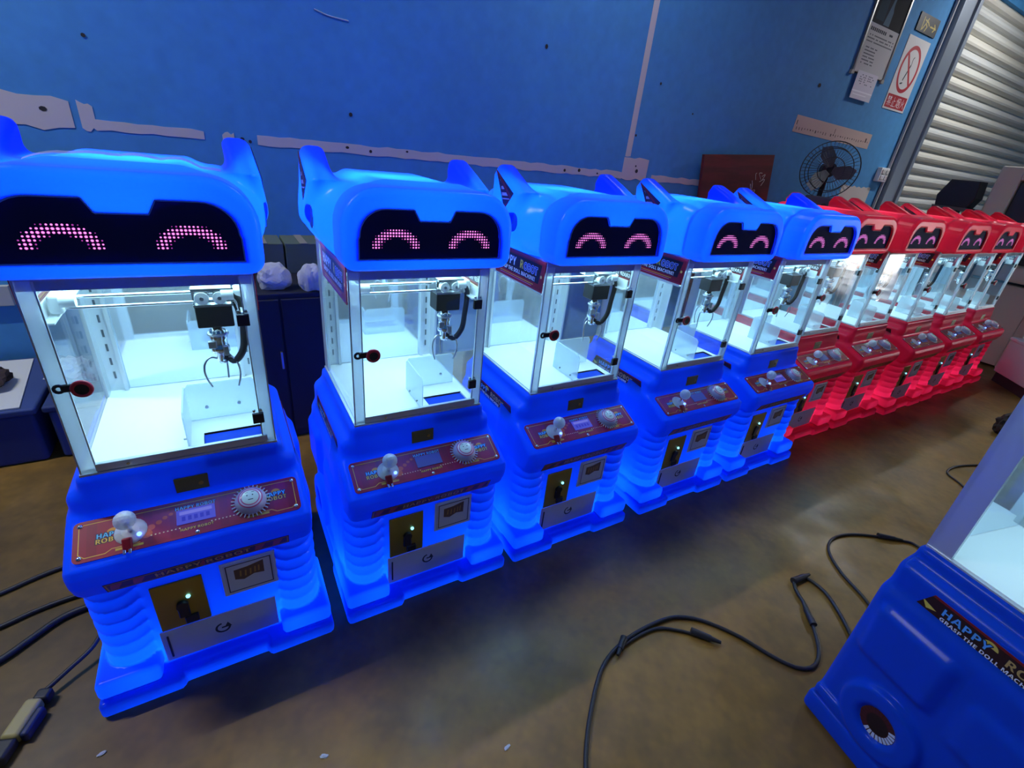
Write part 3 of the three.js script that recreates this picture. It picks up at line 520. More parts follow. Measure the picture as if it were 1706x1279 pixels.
console.log('machines');
function point(parent, color, intensity, p, soft) {
  const l = new THREE.PointLight(color, intensity); l.position.set(...p); l.castShadow = true; l.shadow.radius = soft; l.name = 'led_light'; parent.add(l); return l;
}
function clawMachine(o) {
  const t = thing('claw_machine', o.label, 'claw machine', [o.x, 0, o.z], o.turn || 0, o.group);
  const sm = SHELL[o.color], lamp = o.color === 'blue' ? M.ledBlue : M.ledRed;
  const P = (n, g, m, l) => part(t, n, g, m, l);
  const base = P('base_shell', G.base, sm, 'moulded translucent plastic base');
  part(base, 'side_sticker', G.bsL, M.bodySticker); part(base, 'side_sticker', G.bsR, M.bodySticker);
  part(base, 'turbine_sticker', G.turbL, M.turbine); part(base, 'turbine_sticker', G.turbR, M.turbine);
  part(base, 'front_sticker', G.strip, M.strip); part(base, 'lock_badge', G.badge, M.olive); part(base, 'badge_lock', G.badgeLock, M.gold);
  const coin = P('coin_plate', G.coinPlate, M.gold, 'brass coin mechanism plate'); part(coin, 'coin_slot', G.coinSlot, M.black); part(coin, 'coin_knob', G.coinKnob, M.black); part(coin, 'coin_return', G.coinReturn, M.black);
  if (o.lit) part(coin, 'coin_led', G.coinLed, M.led);
  const ff = P('prize_flap_frame', G.flapFrame, M.white); part(ff, 'prize_flap', G.flap, M.flap);
  const ld = P('service_door', G.lowDoor, M.door, 'white service door'); part(ld, 'door_handle', G.lowDoorHandle, M.black);
  // control panel
  const cp = P('control_panel', G.panel, M.panel, 'red and gold control panel');
  for (const g of G.screws) part(cp, 'screw', g, M.chrome);
  part(cp, 'display', G.lcd, o.lcd ? M.lcd : M.lcdOff);
  part(cp, 'joystick_collar', G.joyDisc, M.crystal); part(cp, 'joystick_stem', G.joyStem, M.chrome); part(cp, 'joystick_ball', G.joyBall, M.crystal, 'clear faceted joystick ball');
  if (o.lit) part(cp, 'joystick_led', G.joyLed, M.ledJoy);
  if (o.tag) { part(cp, 'strap_tag', G.tag, M.tagRed, 'dark red strap tag'); part(cp, 'strap_tip', G.tagTip, M.chrome); }
  part(cp, 'push_button', G.button, M.button); part(cp, 'button_ring', G.buttonRing, M.white);
  // head
  const head = P('head_shell', G.head, sm, 'robot head with two ears');
  part(head, 'face_screen', G.screen, M.eyes, 'black screen with two pink smiling eyes');
  part(head, 'screen_edge_glow', G.screenEdgeGlow, o.color === 'blue' ? M.edgeGlowBlue : M.edgeGlowRed);  // thin tube, glow of the plastic edge painted in as a paler colour
  part(head, 'ear_sticker', G.earL, M.ear); part(head, 'ear_sticker', G.earR, M.ear); part(head, 'cheek_disc', G.discL, M.cheek); part(head, 'cheek_disc', G.discR, M.cheek);
  if (o.film) part(head, 'protective_film', G.film, M.film, 'loose clear protective film on the roof');
  // cabinet
  P('cabinet_floor', G.cabFloor, M.whiteSheet); P('chute_well', G.chuteWell, M.white); P('chute_floor', G.chuteFloor, M.navyHole);
  P('mirror_panel', G.mirror, M.mirror);
  for (const [a, b] of [[G.colL, G.slotL], [G.colR, G.slotR]]) { const c = P('rear_column', a, M.alu); part(c, 'slot', b, M.darkAlu); }
  const cl = P('chute_wall', G.chuteLeft, M.acrylic); P('chute_wall', G.chuteBack, M.acrylic); for (const g of G.chuteScrews) part(cl, 'screw', g, M.steel);
  P('side_rail', G.sideRailL, M.white); P('side_rail', G.sideRailR, M.white); P('back_rail', G.backRail, M.white);
  for (const g of G.rods) P('gantry_rod', g, M.chrome);
  G.endBlocks.forEach((g, i) => { const b = P('gantry_block', g, M.white); part(b, 'roller', G.endWheels[i], M.white); });
  const ca = P('claw_carriage', G.carriage, M.steel); for (const g of G.wheels) part(ca, 'wheel', g, M.white); for (const g of G.axles) part(ca, 'axle', g, M.steel);
  part(ca, 'motor_box', G.motor, M.black); part(ca, 'coiled_cable', G.cable, M.rubber); P('wire_loop', G.loop, M.rubber);
  const claw = P('claw', G.claw, M.chrome); part(claw, 'claw_gear', G.clawGear, M.steel); part(claw, 'claw_tip', G.clawTip, M.chrome); for (const g of G.prongs) part(claw, 'prong', g, M.steel);
  P('side_glass', G.paneL, M.glass); P('side_glass', G.paneR, M.glass); const fd = P('front_glass', G.paneFront, M.glass);
  for (const [a, b] of [[G.postL, G.edgeL], [G.postR, G.edgeR]]) { const p = P('corner_post', a, M.frosted); part(p, 'post_edge', b, M.alu); }
  const dr = P('door_rail', G.doorRail, M.alu); part(dr, 'screw', G.railScrew, M.chrome); P('glass_sill', G.sill, M.alu);
  const lk = P('door_lock', G.lockPlate, M.black); part(lk, 'lock_ring', G.lockRing, M.red, 'red lock ring'); part(lk, 'lock_core', G.lockCore, M.black); part(lk, 'lock_clip', G.lockClip, M.black);
  G.hinges.forEach((g, i) => { const h = P('hinge', g, M.black); part(h, 'screw', G.hingeScrews[i], M.steel); });
  P('cabinet_top', G.cabTop, M.grey); P('header_bar', G.header, M.grey);
  const b1 = P('banner_board', G.banL, M.banner, 'red banner board with lettering'), b2 = P('banner_board', G.banR, M.banner);
  // lights
  const lb = P('light_panel', G.light, M.ledWhite);
  const ra = new THREE.RectAreaLight(lin(0.38, 0.79, 1.0), LV.cabinet * o.cab, 0.40, 0.36); ra.position.set(0, 1.2545, 0.02); ra.rotation.set(-Math.PI / 2, 0, 0); ra.name = 'cabinet_light'; t.add(ra);
  if (o.lit) {
    part(head, 'led_strip', G.headLamp, lamp);
    const hc = o.color === 'blue' ? lin(0.35, 0.62, 1) : lin(1, 0.6, 0.6), bc = o.color === 'blue' ? lin(0.25, 0.68, 1) : lin(1, 0.5, 0.95);
    const hl = o.color === 'blue' ? LV.head : LV.headFar, bl = o.color === 'blue' ? LV.base : LV.baseFar;
    for (const x of [-0.06, 0.06]) point(t, hc, hl * o.glow / 2, [x, 1.396, 0.0], 2.0);
    for (const g of G.baseLamp) part(base, 'led_strip', g, lamp); part(base, 'led_strip', G.baseLampRear, lamp);
    for (const x of [-0.2, 0.2]) point(t, bc, bl * 0.35 * o.glow, [x, 0.1075, 0.255], 2.0);
    point(t, bc, bl * 0.5 * o.glow, [0, 0.145, -0.075], 2.0);
  }
  return t;
}
const ord = ['first', 'second', 'third', 'fourth', 'fifth'];
const blueX = [0, 0.708, 1.410, 2.165, 2.872];
const blueLabel = ['glowing blue robot claw machine at the left end of the row, nearest the cables', 'glowing blue robot claw machine second from the left end of the row', 'glowing blue robot claw machine in the middle of the five blue ones', 'glowing blue robot claw machine second from the red machines', 'glowing blue robot claw machine standing next to the first red machine'];
for (let i = 0; i < 5; i++) clawMachine({ label: blueLabel[i], x: blueX[i] + 0.23, z: -0.25, color: 'blue', lit: true, tag: true, lcd: i === 2 || i === 4 || i === 0, film: i === 0, glow: 1, cab: 1, group: 'blue claw machines in the row' });
const redX = [3.55, 4.26, 4.965, 5.67, 6.37], redZ = [-0.11, -0.105, -0.062, -0.062, -0.062];
const redLabel = ['red robot claw machine standing next to the last blue machine', 'red robot claw machine second after the blue machines', 'red robot claw machine in the middle of the five red ones', 'red robot claw machine second from the far end of the row', 'red robot claw machine at the far right end of the row beside the white counter'];
for (let i = 0; i < 5; i++) clawMachine({ label: redLabel[i], x: redX[i] + 0.23, z: -0.25 + redZ[i], color: 'red', lit: true, tag: false, lcd: false, glow: 1, cab: 0.8, group: 'red claw machines in the row' });
clawMachine({ label: 'blue claw machine with an unlit base standing apart in the right foreground', x: 2.182, z: 1.472, turn: -0.22, color: 'blue', lit: false, tag: false, lcd: false, glow: 0, cab: 0.38 });

/* ------------------------------------------------------------------ unseen ceiling tubes, added to fill in light on wall and floor */
function fillBatten(label, x, z, level) {
  const t = thing('added_ceiling_light', label, 'added ceiling light', [x, RH, z], 0, 'added ceiling tube lights');
  part(t, 'housing', span(-0.62, 0.62, -0.06, 0, -0.05, 0.05, 0.008), M.white);
  part(t, 'tube', rod([-0.58, -0.075, 0], [0.58, -0.075, 0], 0.014, 12), std(lin(0.4, 0.4, 0.4), 0.5, 0, { emissive: lin(0.96, 0.97, 1.0), emissiveIntensity: 2 }));
  const l = new THREE.RectAreaLight(lin(0.96, 0.97, 1.0), level, 1.16, 0.05); l.position.set(0, -0.092, 0); l.rotation.x = -Math.PI / 2; l.name = 'tube_fill_light'; t.add(l);
}
fillBatten('added unseen ceiling tube light over the near end of the aisle', 1.2, 2.6, LV.tube);
fillBatten('added unseen ceiling tube light over the far end of the aisle', 6.5, 2.6, LV.tube);
fillBatten('added unseen ceiling tube light over the left end of the row by the back wall', -1.8, -1.1, LV.tubeWallFill * 1.9);
fillBatten('added unseen ceiling tube light over the middle of the row by the back wall', 3.0, -1.1, LV.tubeWallFill * 0.45);
fillBatten('added unseen ceiling tube light over the right end of the row by the back wall', 9.2, -0.9, LV.tubeWallFill * 1.25);


/* ------------------------------------------------------------------ crumpled shapes */
function crumple(r, sx, sy, sz, amp, f, detail = 5, flat = true) {
  const g = new THREE.IcosahedronGeometry(1, detail), p = g.attributes.position, o = rr(0, 50);
  for (let i = 0; i < p.count; i++) {
    const v = V(p.getX(i), p.getY(i), p.getZ(i)).normalize();
    const n = Math.abs(vnoise(v.x * f + o + 40, v.y * f + v.z * f * 0.7 + 40, 997) - 0.5) * 2, n2 = vnoise(v.z * f * 2 + o + 40, v.x * f * 2 - v.y * f + 60, 997) - 0.5;
    const k = r * (1 - amp * 0.8 * (1 - n) + amp * 0.35 * n2);
    let y = v.y * k * sy; if (flat) y = Math.max(y, -r * sy * 0.62);
    p.setXYZ(i, v.x * k * sx, y + (flat ? r * sy * 0.62 : 0), v.z * k * sz);
  }
  g.computeVertexNormals(); return g;
}

/* ------------------------------------------------------------------ left: storage boxes by the wall */
const boxBlue = std(lin(0.02, 0.04, 0.14), 0.7), boxBlue2 = std(lin(0.03, 0.06, 0.20), 0.7);
{
  const a = thing('storage_box', 'wide dark blue storage box under the white sheet', 'storage box', [-1.05, 0, -1.72], 0, 'dark blue storage boxes');
  part(a, 'body', rb(1.12, 0.27, 0.66, 0, 0.135, 0, 0.02), boxBlue); part(a, 'lid', rb(1.15, 0.035, 0.68, 0, 0.2825, 0, 0.012), boxBlue2);
  const b = thing('storage_box', 'smaller dark blue storage box behind the left end machine', 'storage box', [-0.19, 0, -1.70], 0, 'dark blue storage boxes');
  part(b, 'body', rb(0.50, 0.27, 0.62, 0, 0.135, 0, 0.02), boxBlue2); part(b, 'lid', rb(0.53, 0.035, 0.64, 0, 0.2825, 0, 0.012), boxBlue);
  const sh = single('white_sheet', card([[-1.5, -2.02], [-0.60, -2.02], [-0.53, -1.40], [-1.5, -1.38]].map(([x, z]) => [x, -z]), 0.006).rotateX(-Math.PI / 2).translate(0, 0.301, 0), std(lin(0.6, 0.62, 0.6), 0.6), 'white sheet lying flat on the dark blue storage box', 'sheet');
  const dk = single('cloth_bundle', crumple(0.13, 1.25, 0.5, 1.3, 0.35, 3.5), std(lin(0.035, 0.02, 0.02), 0.9), 'dark brown cloth bundle lying on the white sheet', 'bundle'); dk.position.set(-0.75, 0.308, -1.68);
  const pb = single('plastic_bag', crumple(0.13, 0.9, 0.75, 1.2, 0.4, 4), phys(lin(0.55, 0.6, 0.68), { roughness: 0.4, transmission: 0.4, thickness: 0 }), 'clear crumpled plastic bag on the small storage box', 'plastic bag', 'plastic bags'); pb.position.set(-0.36, 0.30, -1.62);
  struct('trim_' + (++trimN), span(-1.7, -0.61, 0.60, 0.71, RZ0, RZ0 + 0.03, 0.004), std(lin(0.45, 0.48, 0.46), 0.6), scene, 'pale cable duct on the wall');
}
/* gap between the first two machines */
{
  const c = thing('storage_cabinet', 'low black storage cabinet seen between the first two machines', 'cabinet', [0.62, 0, -1.55]);
  const cm = std(lin(0.012, 0.014, 0.03), 0.6);
  part(c, 'body', rb(0.76, 0.86, 0.70, 0, 0.43, 0, 0.008), cm); part(c, 'door', rb(0.36, 0.78, 0.016, -0.185, 0.44, 0.357, 0.004), cm); part(c, 'door', rb(0.36, 0.78, 0.016, 0.185, 0.44, 0.357, 0.004), cm); part(c, 'handle', rb(0.012, 0.1, 0.02, -0.02, 0.5, 0.372, 0.004), M.steel);
  const bagMat = phys(lin(0.62, 0.64, 0.66), { roughness: 0.75, transmission: 0.25, thickness: 0 });
  const b1 = single('plastic_bag', crumple(0.095, 1.0, 0.95, 0.9, 0.3, 1.9), bagMat, 'white plastic bag on the black cabinet, left of the two', 'plastic bag', 'plastic bags'); b1.position.set(0.615, 0.86, -1.30);
  const b2 = single('plastic_bag', crumple(0.09, 0.95, 1.0, 0.95, 0.3, 1.8), bagMat, 'white plastic bag on the black cabinet, right of the two', 'plastic bag', 'plastic bags'); b2.position.set(0.79, 0.86, -1.26);
  const gm = std(lin(0.10, 0.14, 0.10), 0.8);
  for (const [x, l] of [[0.605, 'left'], [0.815, 'right']]) {
    const g = thing('carton', `dull green carton behind the white bags, ${l} of the pair`, 'carton', [x, 0.86, -1.72], 0, 'green cartons');
    part(g, 'body', rb(0.20, 0.17, 0.26, 0, 0.085, 0, 0.004), gm); part(g, 'tape', bx(0.04, 0.002, 0.262, 0, 0.171, 0), std(lin(0.3, 0.28, 0.2), 0.5));
  }
}

/* ------------------------------------------------------------------ right part of the back wall */
{
  // red-brown board leaning on the wall
  const bt = dataTex(256, (u, v) => { const g = fbm(u * 0.4, v * 3, 8, 4), k = 0.8 + 0.5 * (g - 0.5); return [0.46 * k, 0.10 * k, 0.15 * k]; });
  const b = thing('wooden_board', 'dark red wooden board with white scrawl leaning on the wall', 'board', [5.2, 0.045, -1.86], 0);
  const bm = part(b, 'panel', uvMetres(bx(1.10, 1.80, 0.03, 0, 0.9, 0)), std(0xffffff, 0.6, 0, { map: bt }));
  b.rotation.x = -0.10; b.rotation.z = 0.08;
  const pts = []; for (let k = 0; k < 7; k++) { const x = rr(0.22, 0.42), y = rr(1.35, 1.6); pts.push(tube([[x, y, 0.017], [x + rr(-0.06, 0.06), y + 0.06, 0.017], [x + rr(-0.05, 0.08), y + rr(0.02, 0.14), 0.017]], 0.0035, 10, 4)); }
  part(b, 'scrawl', merge(pts), std(lin(0.55, 0.5, 0.48), 0.9), 'white chalk scrawl');
  // pedestal fan
  const f = thing('pedestal_fan', 'dark pedestal fan standing by the wall beside the red board', 'fan', [6.05, 0, -1.66], -0.95);
  const fm = std(lin(0.03, 0.035, 0.045), 0.5), wire = std(lin(0.05, 0.055, 0.065), 0.4, 0.5);
  part(f, 'foot', lathe([[0.24, 0], [0.24, 0.02], [0.2, 0.045], [0.04, 0.06], [0.03, 0.06]], 28), fm); part(f, 'pole', rod([0, 0.05, 0], [0, 1.45, 0], 0.022, 14), fm); part(f, 'control_box', rb(0.26, 0.16, 0.16, 0, 1.45, 0.02, 0.02), std(lin(0.05, 0.07, 0.12), 0.5)); part(f, 'knob', rod([0.05, 1.44, 0.1], [0.05, 1.44, 0.125], 0.03, 16), fm);
  part(f, 'motor', rod([0, 1.79, -0.14], [0, 1.79, 0.02], 0.08, 18, 0.07), fm); part(f, 'neck', rod([0, 1.5, -0.04], [0, 1.75, -0.05], 0.025, 10), fm);
  const cage = [];
  for (const [r, z] of [[0.27, 0.05], [0.2, 0.11], [0.12, 0.13], [0.27, 0.03], [0.22, -0.02]]) cage.push(new THREE.TorusGeometry(r, 0.004, 6, 36).translate(0, 1.79, z));
  for (let i = 0; i < 44; i++) { const a = i / 44 * 6.2832, c = Math.cos(a), s = Math.sin(a); cage.push(tube([[0.04 * c, 1.79 + 0.04 * s, 0.135], [0.16 * c, 1.79 + 0.16 * s, 0.125], [0.27 * c, 1.79 + 0.27 * s, 0.045], [0.2 * c, 1.79 + 0.2 * s, -0.03], [0.07 * c, 1.79 + 0.07 * s, -0.05]], 0.0015, 12, 4)); }
  part(f, 'cage', merge(cage), wire);
  for (let i = 0; i < 3; i++) part(f, 'blade', card([[0.02, -0.03], [0.10, -0.09], [0.22, -0.07], [0.24, 0.02], [0.16, 0.06], [0.03, 0.03]], 0.004).rotateX(0.35).rotateZ(i * 2.094).translate(0, 1.79, 0.06), phys(lin(0.30, 0.32, 0.36), { roughness: 0.3, transmission: 0.8, thickness: 0 }));
}
{ // framed notice
  const nt = canvas(512, 1024, (c, w, h) => {
    c.fillStyle = '#c9cac6'; c.fillRect(0, 0, w, h); c.fillStyle = '#1c2430'; c.fillRect(0, 0, w, 650);
    c.fillStyle = '#27404c'; c.fillRect(60, 60, 130, 560); c.fillStyle = '#5a7482'; c.beginPath(); c.moveTo(200, 640); c.lineTo(260, 420); c.lineTo(330, 360); c.lineTo(300, 640); c.fill();
    c.fillStyle = '#0c1018'; c.beginPath(); c.arc(390, 470, 110, 0, 7); c.fill(); c.fillRect(300, 470, 190, 180);
    c.fillStyle = '#8fa4b0'; c.fillRect(380, 180, 20, 90); c.fillRect(430, 120, 12, 60);
    c.fillStyle = '#40444a'; for (let i = 0; i < 9; i++) c.fillRect(40 + i * 30, 678, 22, 26); c.fillRect(360, 682, 60, 16);
    for (let j = 0; j < 3; j++) for (let i = 0; i < 22; i++) if (hash(i, j) > 0.15) c.fillRect(36 + i * 20, 730 + j * 24, 15, 9);
    for (let j = 0; j < 6; j++) for (let i = 0; i < 10; i++) if (hash(i + 40, j + 9) > 0.25) c.fillRect(60 + i * 20, 822 + j * 24, 15, 9);
  });
  const n = thing('framed_notice', 'tall framed notice with dark photo and printed text high on the wall', 'notice', [6.935, 2.78, RZ0]);
  part(n, 'sheet', card(rectPts(-0.325, 0.325, 0.01, 1.22), 0.004).translate(0, 0, 0.008), std(0xffffff, 0.9, 0, { map: nt }));
  const fr = std(lin(0.30, 0.29, 0.27), 0.35, 0.7); for (const x of [-0.335, 0.335]) part(n, 'frame_bar', span(x - 0.014, x + 0.014, -0.01, 1.24, 0, 0.022, 0.003), fr); part(n, 'frame_bar', span(-0.335, 0.335, 1.22, 1.245, 0, 0.022, 0.003), fr); part(n, 'backing', span(-0.33, 0.33, 0.0, 1.23, 0, 0.008), M.black);
  const caps = std(lin(0.4, 0.38, 0.34), 0.4); for (const x of [-0.335, 0.335]) part(n, 'corner_cap', span(x - 0.04, x + 0.02, -0.02, 0.015, 0.0, 0.026, 0.003), caps);
  // small paper below
  const pt = canvas(256, 192, (c, w, h) => { c.fillStyle = '#dcd8de'; c.fillRect(0, 0, w, h); c.fillStyle = '#6c6c78'; for (let j = 0; j < 5; j++) for (let i = 0; i < 9; i++) if (hash(i + 3, j + 77) > 0.35) c.fillRect(40 + i * 20, 20 + j * 15, 14, 7); c.fillStyle = '#f4f2f6'; c.fillRect(0, 132, w, 10); c.fillRect(20, 156, 170, 8); });
  single('paper_slip', card(rectPts(6.69, 7.13, 2.55, 2.81), 0.003).rotateX(0).translate(0, 0, RZ0 + 0.024), std(0xffffff, 0.7, 0, { map: pt }), 'small white paper slip hanging below the framed notice', 'paper');
  // no-smoking sign
  const st = canvas(512, 688, (c, w, h) => {
    c.fillStyle = '#dedad6'; c.fillRect(0, 0, w, h);
    c.fillStyle = '#b01a26'; c.fillRect(24, 540, w - 48, 130);
    c.strokeStyle = '#1a1a1c'; c.lineCap = 'round'; c.lineWidth = 18; // burning match
    c.beginPath(); c.moveTo(210, 390); c.lineTo(270, 250); c.stroke(); c.lineWidth = 10; c.beginPath(); c.moveTo(290, 170); c.bezierCurveTo(240, 200, 300, 220, 262, 252); c.stroke(); c.beginPath(); c.moveTo(250, 300); c.lineTo(300, 330); c.stroke(); c.lineWidth = 14; c.beginPath(); c.moveTo(180, 430); c.lineTo(220, 420); c.stroke();
    c.strokeStyle = '#b8202c'; c.lineWidth = 36; c.beginPath(); c.ellipse(256, 290, 190, 205, 0, 0, 7); c.stroke(); c.lineWidth = 32; c.beginPath(); c.moveTo(128, 150); c.lineTo(384, 430); c.stroke();
    // 禁 止 烟 火 in strokes
    c.strokeStyle = '#f2ecec'; c.lineWidth = 7; c.lineCap = 'butt';
    const glyph = (ox, segs) => { for (const s of segs) { c.beginPath(); s.forEach(([x, y], i) => i ? c.lineTo(ox + x, 556 + y) : c.moveTo(ox + x, 556 + y)); c.stroke(); } };
    glyph(48, [[[4, 14], [44, 14]], [[24, 0], [24, 46]], [[24, 16], [4, 40]], [[24, 16], [44, 40]], [[50, 14], [92, 14]], [[70, 0], [70, 46]], [[70, 16], [50, 40]], [[70, 16], [92, 40]], [[18, 52], [78, 52]], [[4, 66], [92, 66]], [[48, 66], [48, 98]], [[28, 76], [12, 94]], [[68, 76], [86, 94]]]);
    glyph(156, [[[48, 4], [48, 92]], [[48, 42], [84, 42]], [[22, 44], [22, 92]], [[4, 94], [94, 94]]]);
    glyph(264, [[[24, 6], [24, 60]], [[24, 60], [4, 96]], [[24, 60], [38, 90]], [[8, 24], [12, 42]], [[42, 20], [34, 40]], [[46, 10], [94, 10], [94, 94], [46, 94], [46, 10]], [[54, 40], [86, 40]], [[70, 20], [70, 44]], [[70, 44], [54, 80]], [[70, 44], [86, 80]]]);
    glyph(372, [[[48, 4], [48, 44]], [[48, 44], [8, 96]], [[48, 44], [92, 96]], [[18, 28], [28, 54]], [[80, 28], [68, 52]]]);
  });
  single('prohibition_sign', card(rectPts(7.50, 8.04, 2.55, 3.28), 0.006).translate(0, 0, RZ0), std(0xffffff, 0.5, 0, { map: st }), 'white no smoking sign with red ring and red caption panel', 'sign');
  const et = canvas(256, 96, (c, w, h) => { c.fillStyle = '#181a1c'; c.fillRect(0, 0, w, h); c.strokeStyle = '#c9b04a'; c.lineWidth = 9; c.lineCap = 'round'; c.beginPath(); c.moveTo(110, 18); c.lineTo(96, 46); c.lineTo(120, 60); c.lineTo(104, 84); c.moveTo(96, 46); c.lineTo(70, 78); c.moveTo(80, 30); c.lineTo(118, 36); c.lineTo(140, 50); c.moveTo(60, 20); c.lineTo(60, 84); c.moveTo(160, 52); c.lineTo(226, 52); c.lineTo(204, 34); c.moveTo(226, 52); c.lineTo(204, 70); c.stroke(); });
  single('exit_sign', card(rectPts(7.56, 8.05, 3.33, 3.50), 0.012).translate(0, 0, RZ0), std(0xffffff, 0.5, 0, { map: et }), 'small dark exit sign with yellow running figure and arrow', 'sign');
  // perforated strip
  const ps = canvas(1024, 96, (c, w, h) => { c.fillStyle = '#cfb8ac'; c.fillRect(0, 0, w, h); c.fillStyle = '#4a3c3a'; for (let i = 0; i < 30; i++) if (i !== 12) c.fillRect(30 + i * 33, 56, hash(i, 5) > 0.6 ? 12 : 7, hash(i, 8) > 0.7 ? 14 : 8); c.fillRect(500, 26, 6, 26); c.fillRect(20, 24, 8, 22); c.fillRect(950, 40, 18, 22); });
  single('plaster_strip', card([[5.88, 2.125], [7.53, 2.10], [7.53, 2.26], [5.89, 2.285]], 0.003).translate(0, 0, RZ0), std(0xffffff, 0.8, 0, { map: ps }), 'pale pink strip with a row of small holes on the wall', 'strip');
  // socket box and conduit beside the shutter
  const sb = thing('socket_box', 'white socket box on the conduit beside the shutter', 'socket', [8.09, 1.76, RZ0]);
  part(sb, 'box', rb(0.22, 0.17, 0.06, 0, 0.085, 0.03, 0.01), M.white); for (const [x, y] of [[-0.05, 0.05], [0.05, 0.05], [-0.05, 0.12], [0.05, 0.12]]) part(sb, 'port', rb(0.07, 0.05, 0.012, x, y, 0.063, 0.004), std(lin(0.6, 0.58, 0.56), 0.5));
  single('conduit', merge([rod([8.23, 0.0, RZ0 + 0.02], [8.23, 4.28, RZ0 + 0.02], 0.018, 10)]), std(lin(0.5, 0.5, 0.5), 0.5), 'thin grey conduit running up the wall beside the shutter', 'conduit');
}

/* ------------------------------------------------------------------ far right end */
{
  const c = thing('counter', 'low white counter with a dark plinth at the far end of the row', 'counter', [7.0, 0, 0.72], -Math.PI / 4 - Math.PI / 2);
  const wm = std(lin(0.60, 0.50, 0.55), 0.5);
  part(c, 'plinth', bx(1.0, 0.10, 0.60, 0, 0.05, 0), std(lin(0.02, 0.02, 0.025), 0.6)); part(c, 'body', rb(1.04, 0.34, 0.64, 0, 0.27, 0, 0.008), wm); part(c, 'top', rb(1.06, 0.03, 0.66, 0, 0.455, 0, 0.006), wm);
  const a = thing('arcade_cabinet', 'cream arcade cabinet with a dark screen in front of the shutter', 'arcade cabinet', [7.75, 0, -0.35], -Math.PI / 2);
  const cream = std(lin(0.62, 0.58, 0.46), 0.5), dark = std(lin(0.02, 0.02, 0.028), 0.35);
  part(a, 'pillar', rb(0.20, 2.02, 0.10, -0.33, 1.01, 0, 0.02), cream); part(a, 'pillar', rb(0.08, 2.02, 0.10, 0.40, 1.01, 0, 0.02), cream);
  part(a, 'screen', rb(0.60, 0.72, 0.05, 0.06, 1.52, -0.02, 0.02).rotateX(0), dark); part(a, 'cabinet_body', rb(0.86, 1.96, 0.55, 0, 0.98, -0.33, 0.02), dark);
  part(a, 'control_deck', rb(0.60, 0.16, 0.26, 0.06, 1.0, 0.06, 0.03), cream); part(a, 'front_panel', rb(0.60, 0.86, 0.08, 0.06, 0.45, 0.0, 0.01), cream); part(a, 'marquee', rb(0.60, 0.12, 0.10, 0.06, 1.95, 0.0, 0.02), cream);
  const mo = thing('monitor_case', 'black monitor case on a stand behind the last red machines', 'monitor', [7.80, 0, -1.02], -Math.PI / 2);
  const hex = pts => new THREE.Shape(pts.map(p => new THREE.Vector2(...p)));
  part(mo, 'case', new THREE.ExtrudeGeometry(hex([[-0.15, 1.58], [0.13, 1.58], [0.17, 1.68], [0.15, 1.84], [-0.10, 1.84], [-0.17, 1.68]]), { depth: 0.2, bevelEnabled: true, bevelSize: 0.01, bevelThickness: 0.01, bevelSegments: 2 }), dark);
  part(mo, 'rim', new THREE.ExtrudeGeometry(hex([[-0.17, 1.54], [0.15, 1.54], [0.16, 1.575], [-0.18, 1.575]]), { depth: 0.22, bevelEnabled: false }), std(lin(0.1, 0.1, 0.11), 0.5));
  part(mo, 'stand', rb(0.10, 1.54, 0.10, 0, 0.77, 0.08, 0.01), dark); part(mo, 'foot', rb(0.30, 0.05, 0.40, 0, 0.025, 0.08, 0.01), dark);
  const bg = single('floor_bag', crumple(0.14, 1.2, 0.9, 0.9, 0.35, 3), std(lin(0.03, 0.022, 0.02), 0.8), 'dark bag slumped on the floor behind the foreground machine', 'bag'); bg.position.set(5.62, 0, 0.70);
}

/* ------------------------------------------------------------------ cables and scraps on the floor */
const cordMat = std(lin(0.018, 0.017, 0.02), 0.5);
function cord(label, pts, r = 0.0065, joints = [], branch, group = 'black cords on the floor') {
  const P = pts.map(p => [p[0], p[2] ?? r + 0.001, p[1]]);
  const t = thing('power_cord', label, 'cord', [0, 0, 0], 0, group);
  part(t, 'cable', tube(P, r, 120, 8), cordMat);
  if (branch) part(t, 'branch_cable', tube(branch.map(p => [p[0], r, p[1]]), r * 0.8, 40, 8), cordMat);
  for (const [x, z, a, l, rad] of joints) part(t, 'connector', merge([rod([x - Math.cos(a) * l / 2, rad, z - Math.sin(a) * l / 2], [x + Math.cos(a) * l / 2, rad, z + Math.sin(a) * l / 2], rad, 12, rad * 0.85), rod([x + Math.cos(a) * l / 2, rad, z + Math.sin(a) * l / 2], [x + Math.cos(a) * l, rad, z + Math.sin(a) * l], rad * 0.7, 10, rad * 0.4)]), cordMat);
}
cord('long black cord curling across the open floor to the foreground machine', [[0.80, 2.5], [0.88, 1.8], [0.96, 1.35], [1.03, 1.10], [1.119, .94], [1.243, .814], [1.374, .72], [1.5, .683], [1.675, .678], [1.775, .696], [1.857, .75], [1.943, .872], [1.993, .995], [2.041, 1.063], [2.103, 1.085], [2.176, 1.063], [2.245, 1.012], [2.35, .907], [2.391, .841], [2.441, .803], [2.502, .812], [2.511, .897], [2.458, .991], [2.38, 1.085], [2.34, 1.13]], 0.0075, [[1.49, .688, 2.6, 0.055, .014], [2.30, .955, -0.9, 0.07, .014], [2.46, .81, 0.1, 0.075, .015], [1.80, .80, 0.9, 0.075, .015]], [[1.5, .695], [1.58, .69], [1.67, .70], [1.74, .745], [1.79, .79]]);

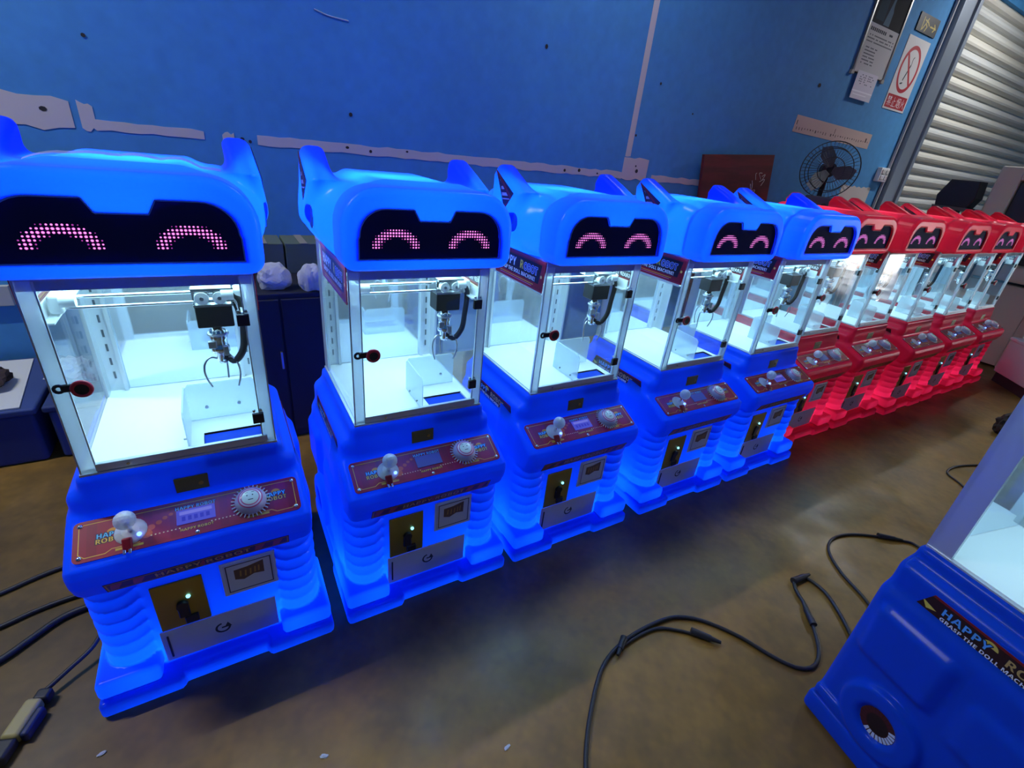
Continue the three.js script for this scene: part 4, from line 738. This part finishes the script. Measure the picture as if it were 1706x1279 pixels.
cord('black cord looping from behind the foreground machine towards the row', [[2.56, 1.13], [2.645, 1.013], [2.707, .877], [2.794, .773], [2.9, .732], [3.019, .748], [3.166, .828], [3.26, .903], [3.30, .95], [3.2, 1.15]], 0.0065, [[3.2, .855, 0.7, 0.08, .014]]);
cord('thin black cord loop at the far side of the foreground machine', [[4.05, 1.05], [4.284, .827], [4.35, .733], [4.477, .714], [4.703, .776], [5.0, .95]], 0.006);
cord('upper black cord entering from the left behind the first machine', [[-2.4, -.1], [-1.4, -.32], [-0.75, -.42], [-.468, -.484], [-.40, -.512], [-.339, -.534], [-.22, -.56], [-.05, -.62]], 0.008);
cord('middle black cord entering from the left behind the first machine', [[-2.3, .3], [-1.3, -.08], [-0.70, -.25], [-.43, -.316], [-.35, -.345], [-.276, -.361], [-.15, -.37]], 0.008);
cord('thick lower black cord entering from the left beside the first machine', [[-2.2, .7], [-1.2, .2], [-0.66, -.05], [-.396, -.166], [-.33, -.22], [-.26, -.275], [-.15, -.30]], 0.011);
cord('short black cord running from the yellow plug to the first machine', [[-.125, -.115, .05], [-.148, -.066, .045], [-.20, -.02, .035], [-.245, .02, .028]], 0.007);
{
  const p = thing('plug', 'yellow and black power plug on the floor at the lower left', 'plug', [-0.275, 0.0, 0.075], -0.35);
  part(p, 'body', rb(0.045, 0.04, 0.11, 0, 0.022, 0.02, 0.012), std(lin(0.42, 0.34, 0.12), 0.5), 'yellow plug body'); part(p, 'side', rb(0.02, 0.036, 0.08, 0.03, 0.019, 0.03, 0.008), std(lin(0.02, 0.025, 0.08), 0.5)); part(p, 'collar', rb(0.038, 0.034, 0.035, 0.012, 0.024, -0.045, 0.008), cordMat); part(p, 'tail', rb(0.05, 0.035, 0.06, -0.004, 0.0185, 0.10, 0.01), cordMat);
}
for (const [x, z, l] of [[0.449, 0.561, 'white scrap on the floor in front of the first machine'], [0.936, 0.786, 'white scrap on the floor below the middle machines'], [-0.089, 0.276, 'white scrap on the floor near the yellow plug']]) {
  const g = single('paper_scrap', crumple(0.008, 1.8, 0.4, 0.9, 0.5, 3, 2), std(lin(0.5, 0.52, 0.55), 0.8), l, 'scrap', 'paper scraps'); g.position.set(x, 0, z); g.rotation.y = rr(0, 3);
}

renderer.render(scene, camera);
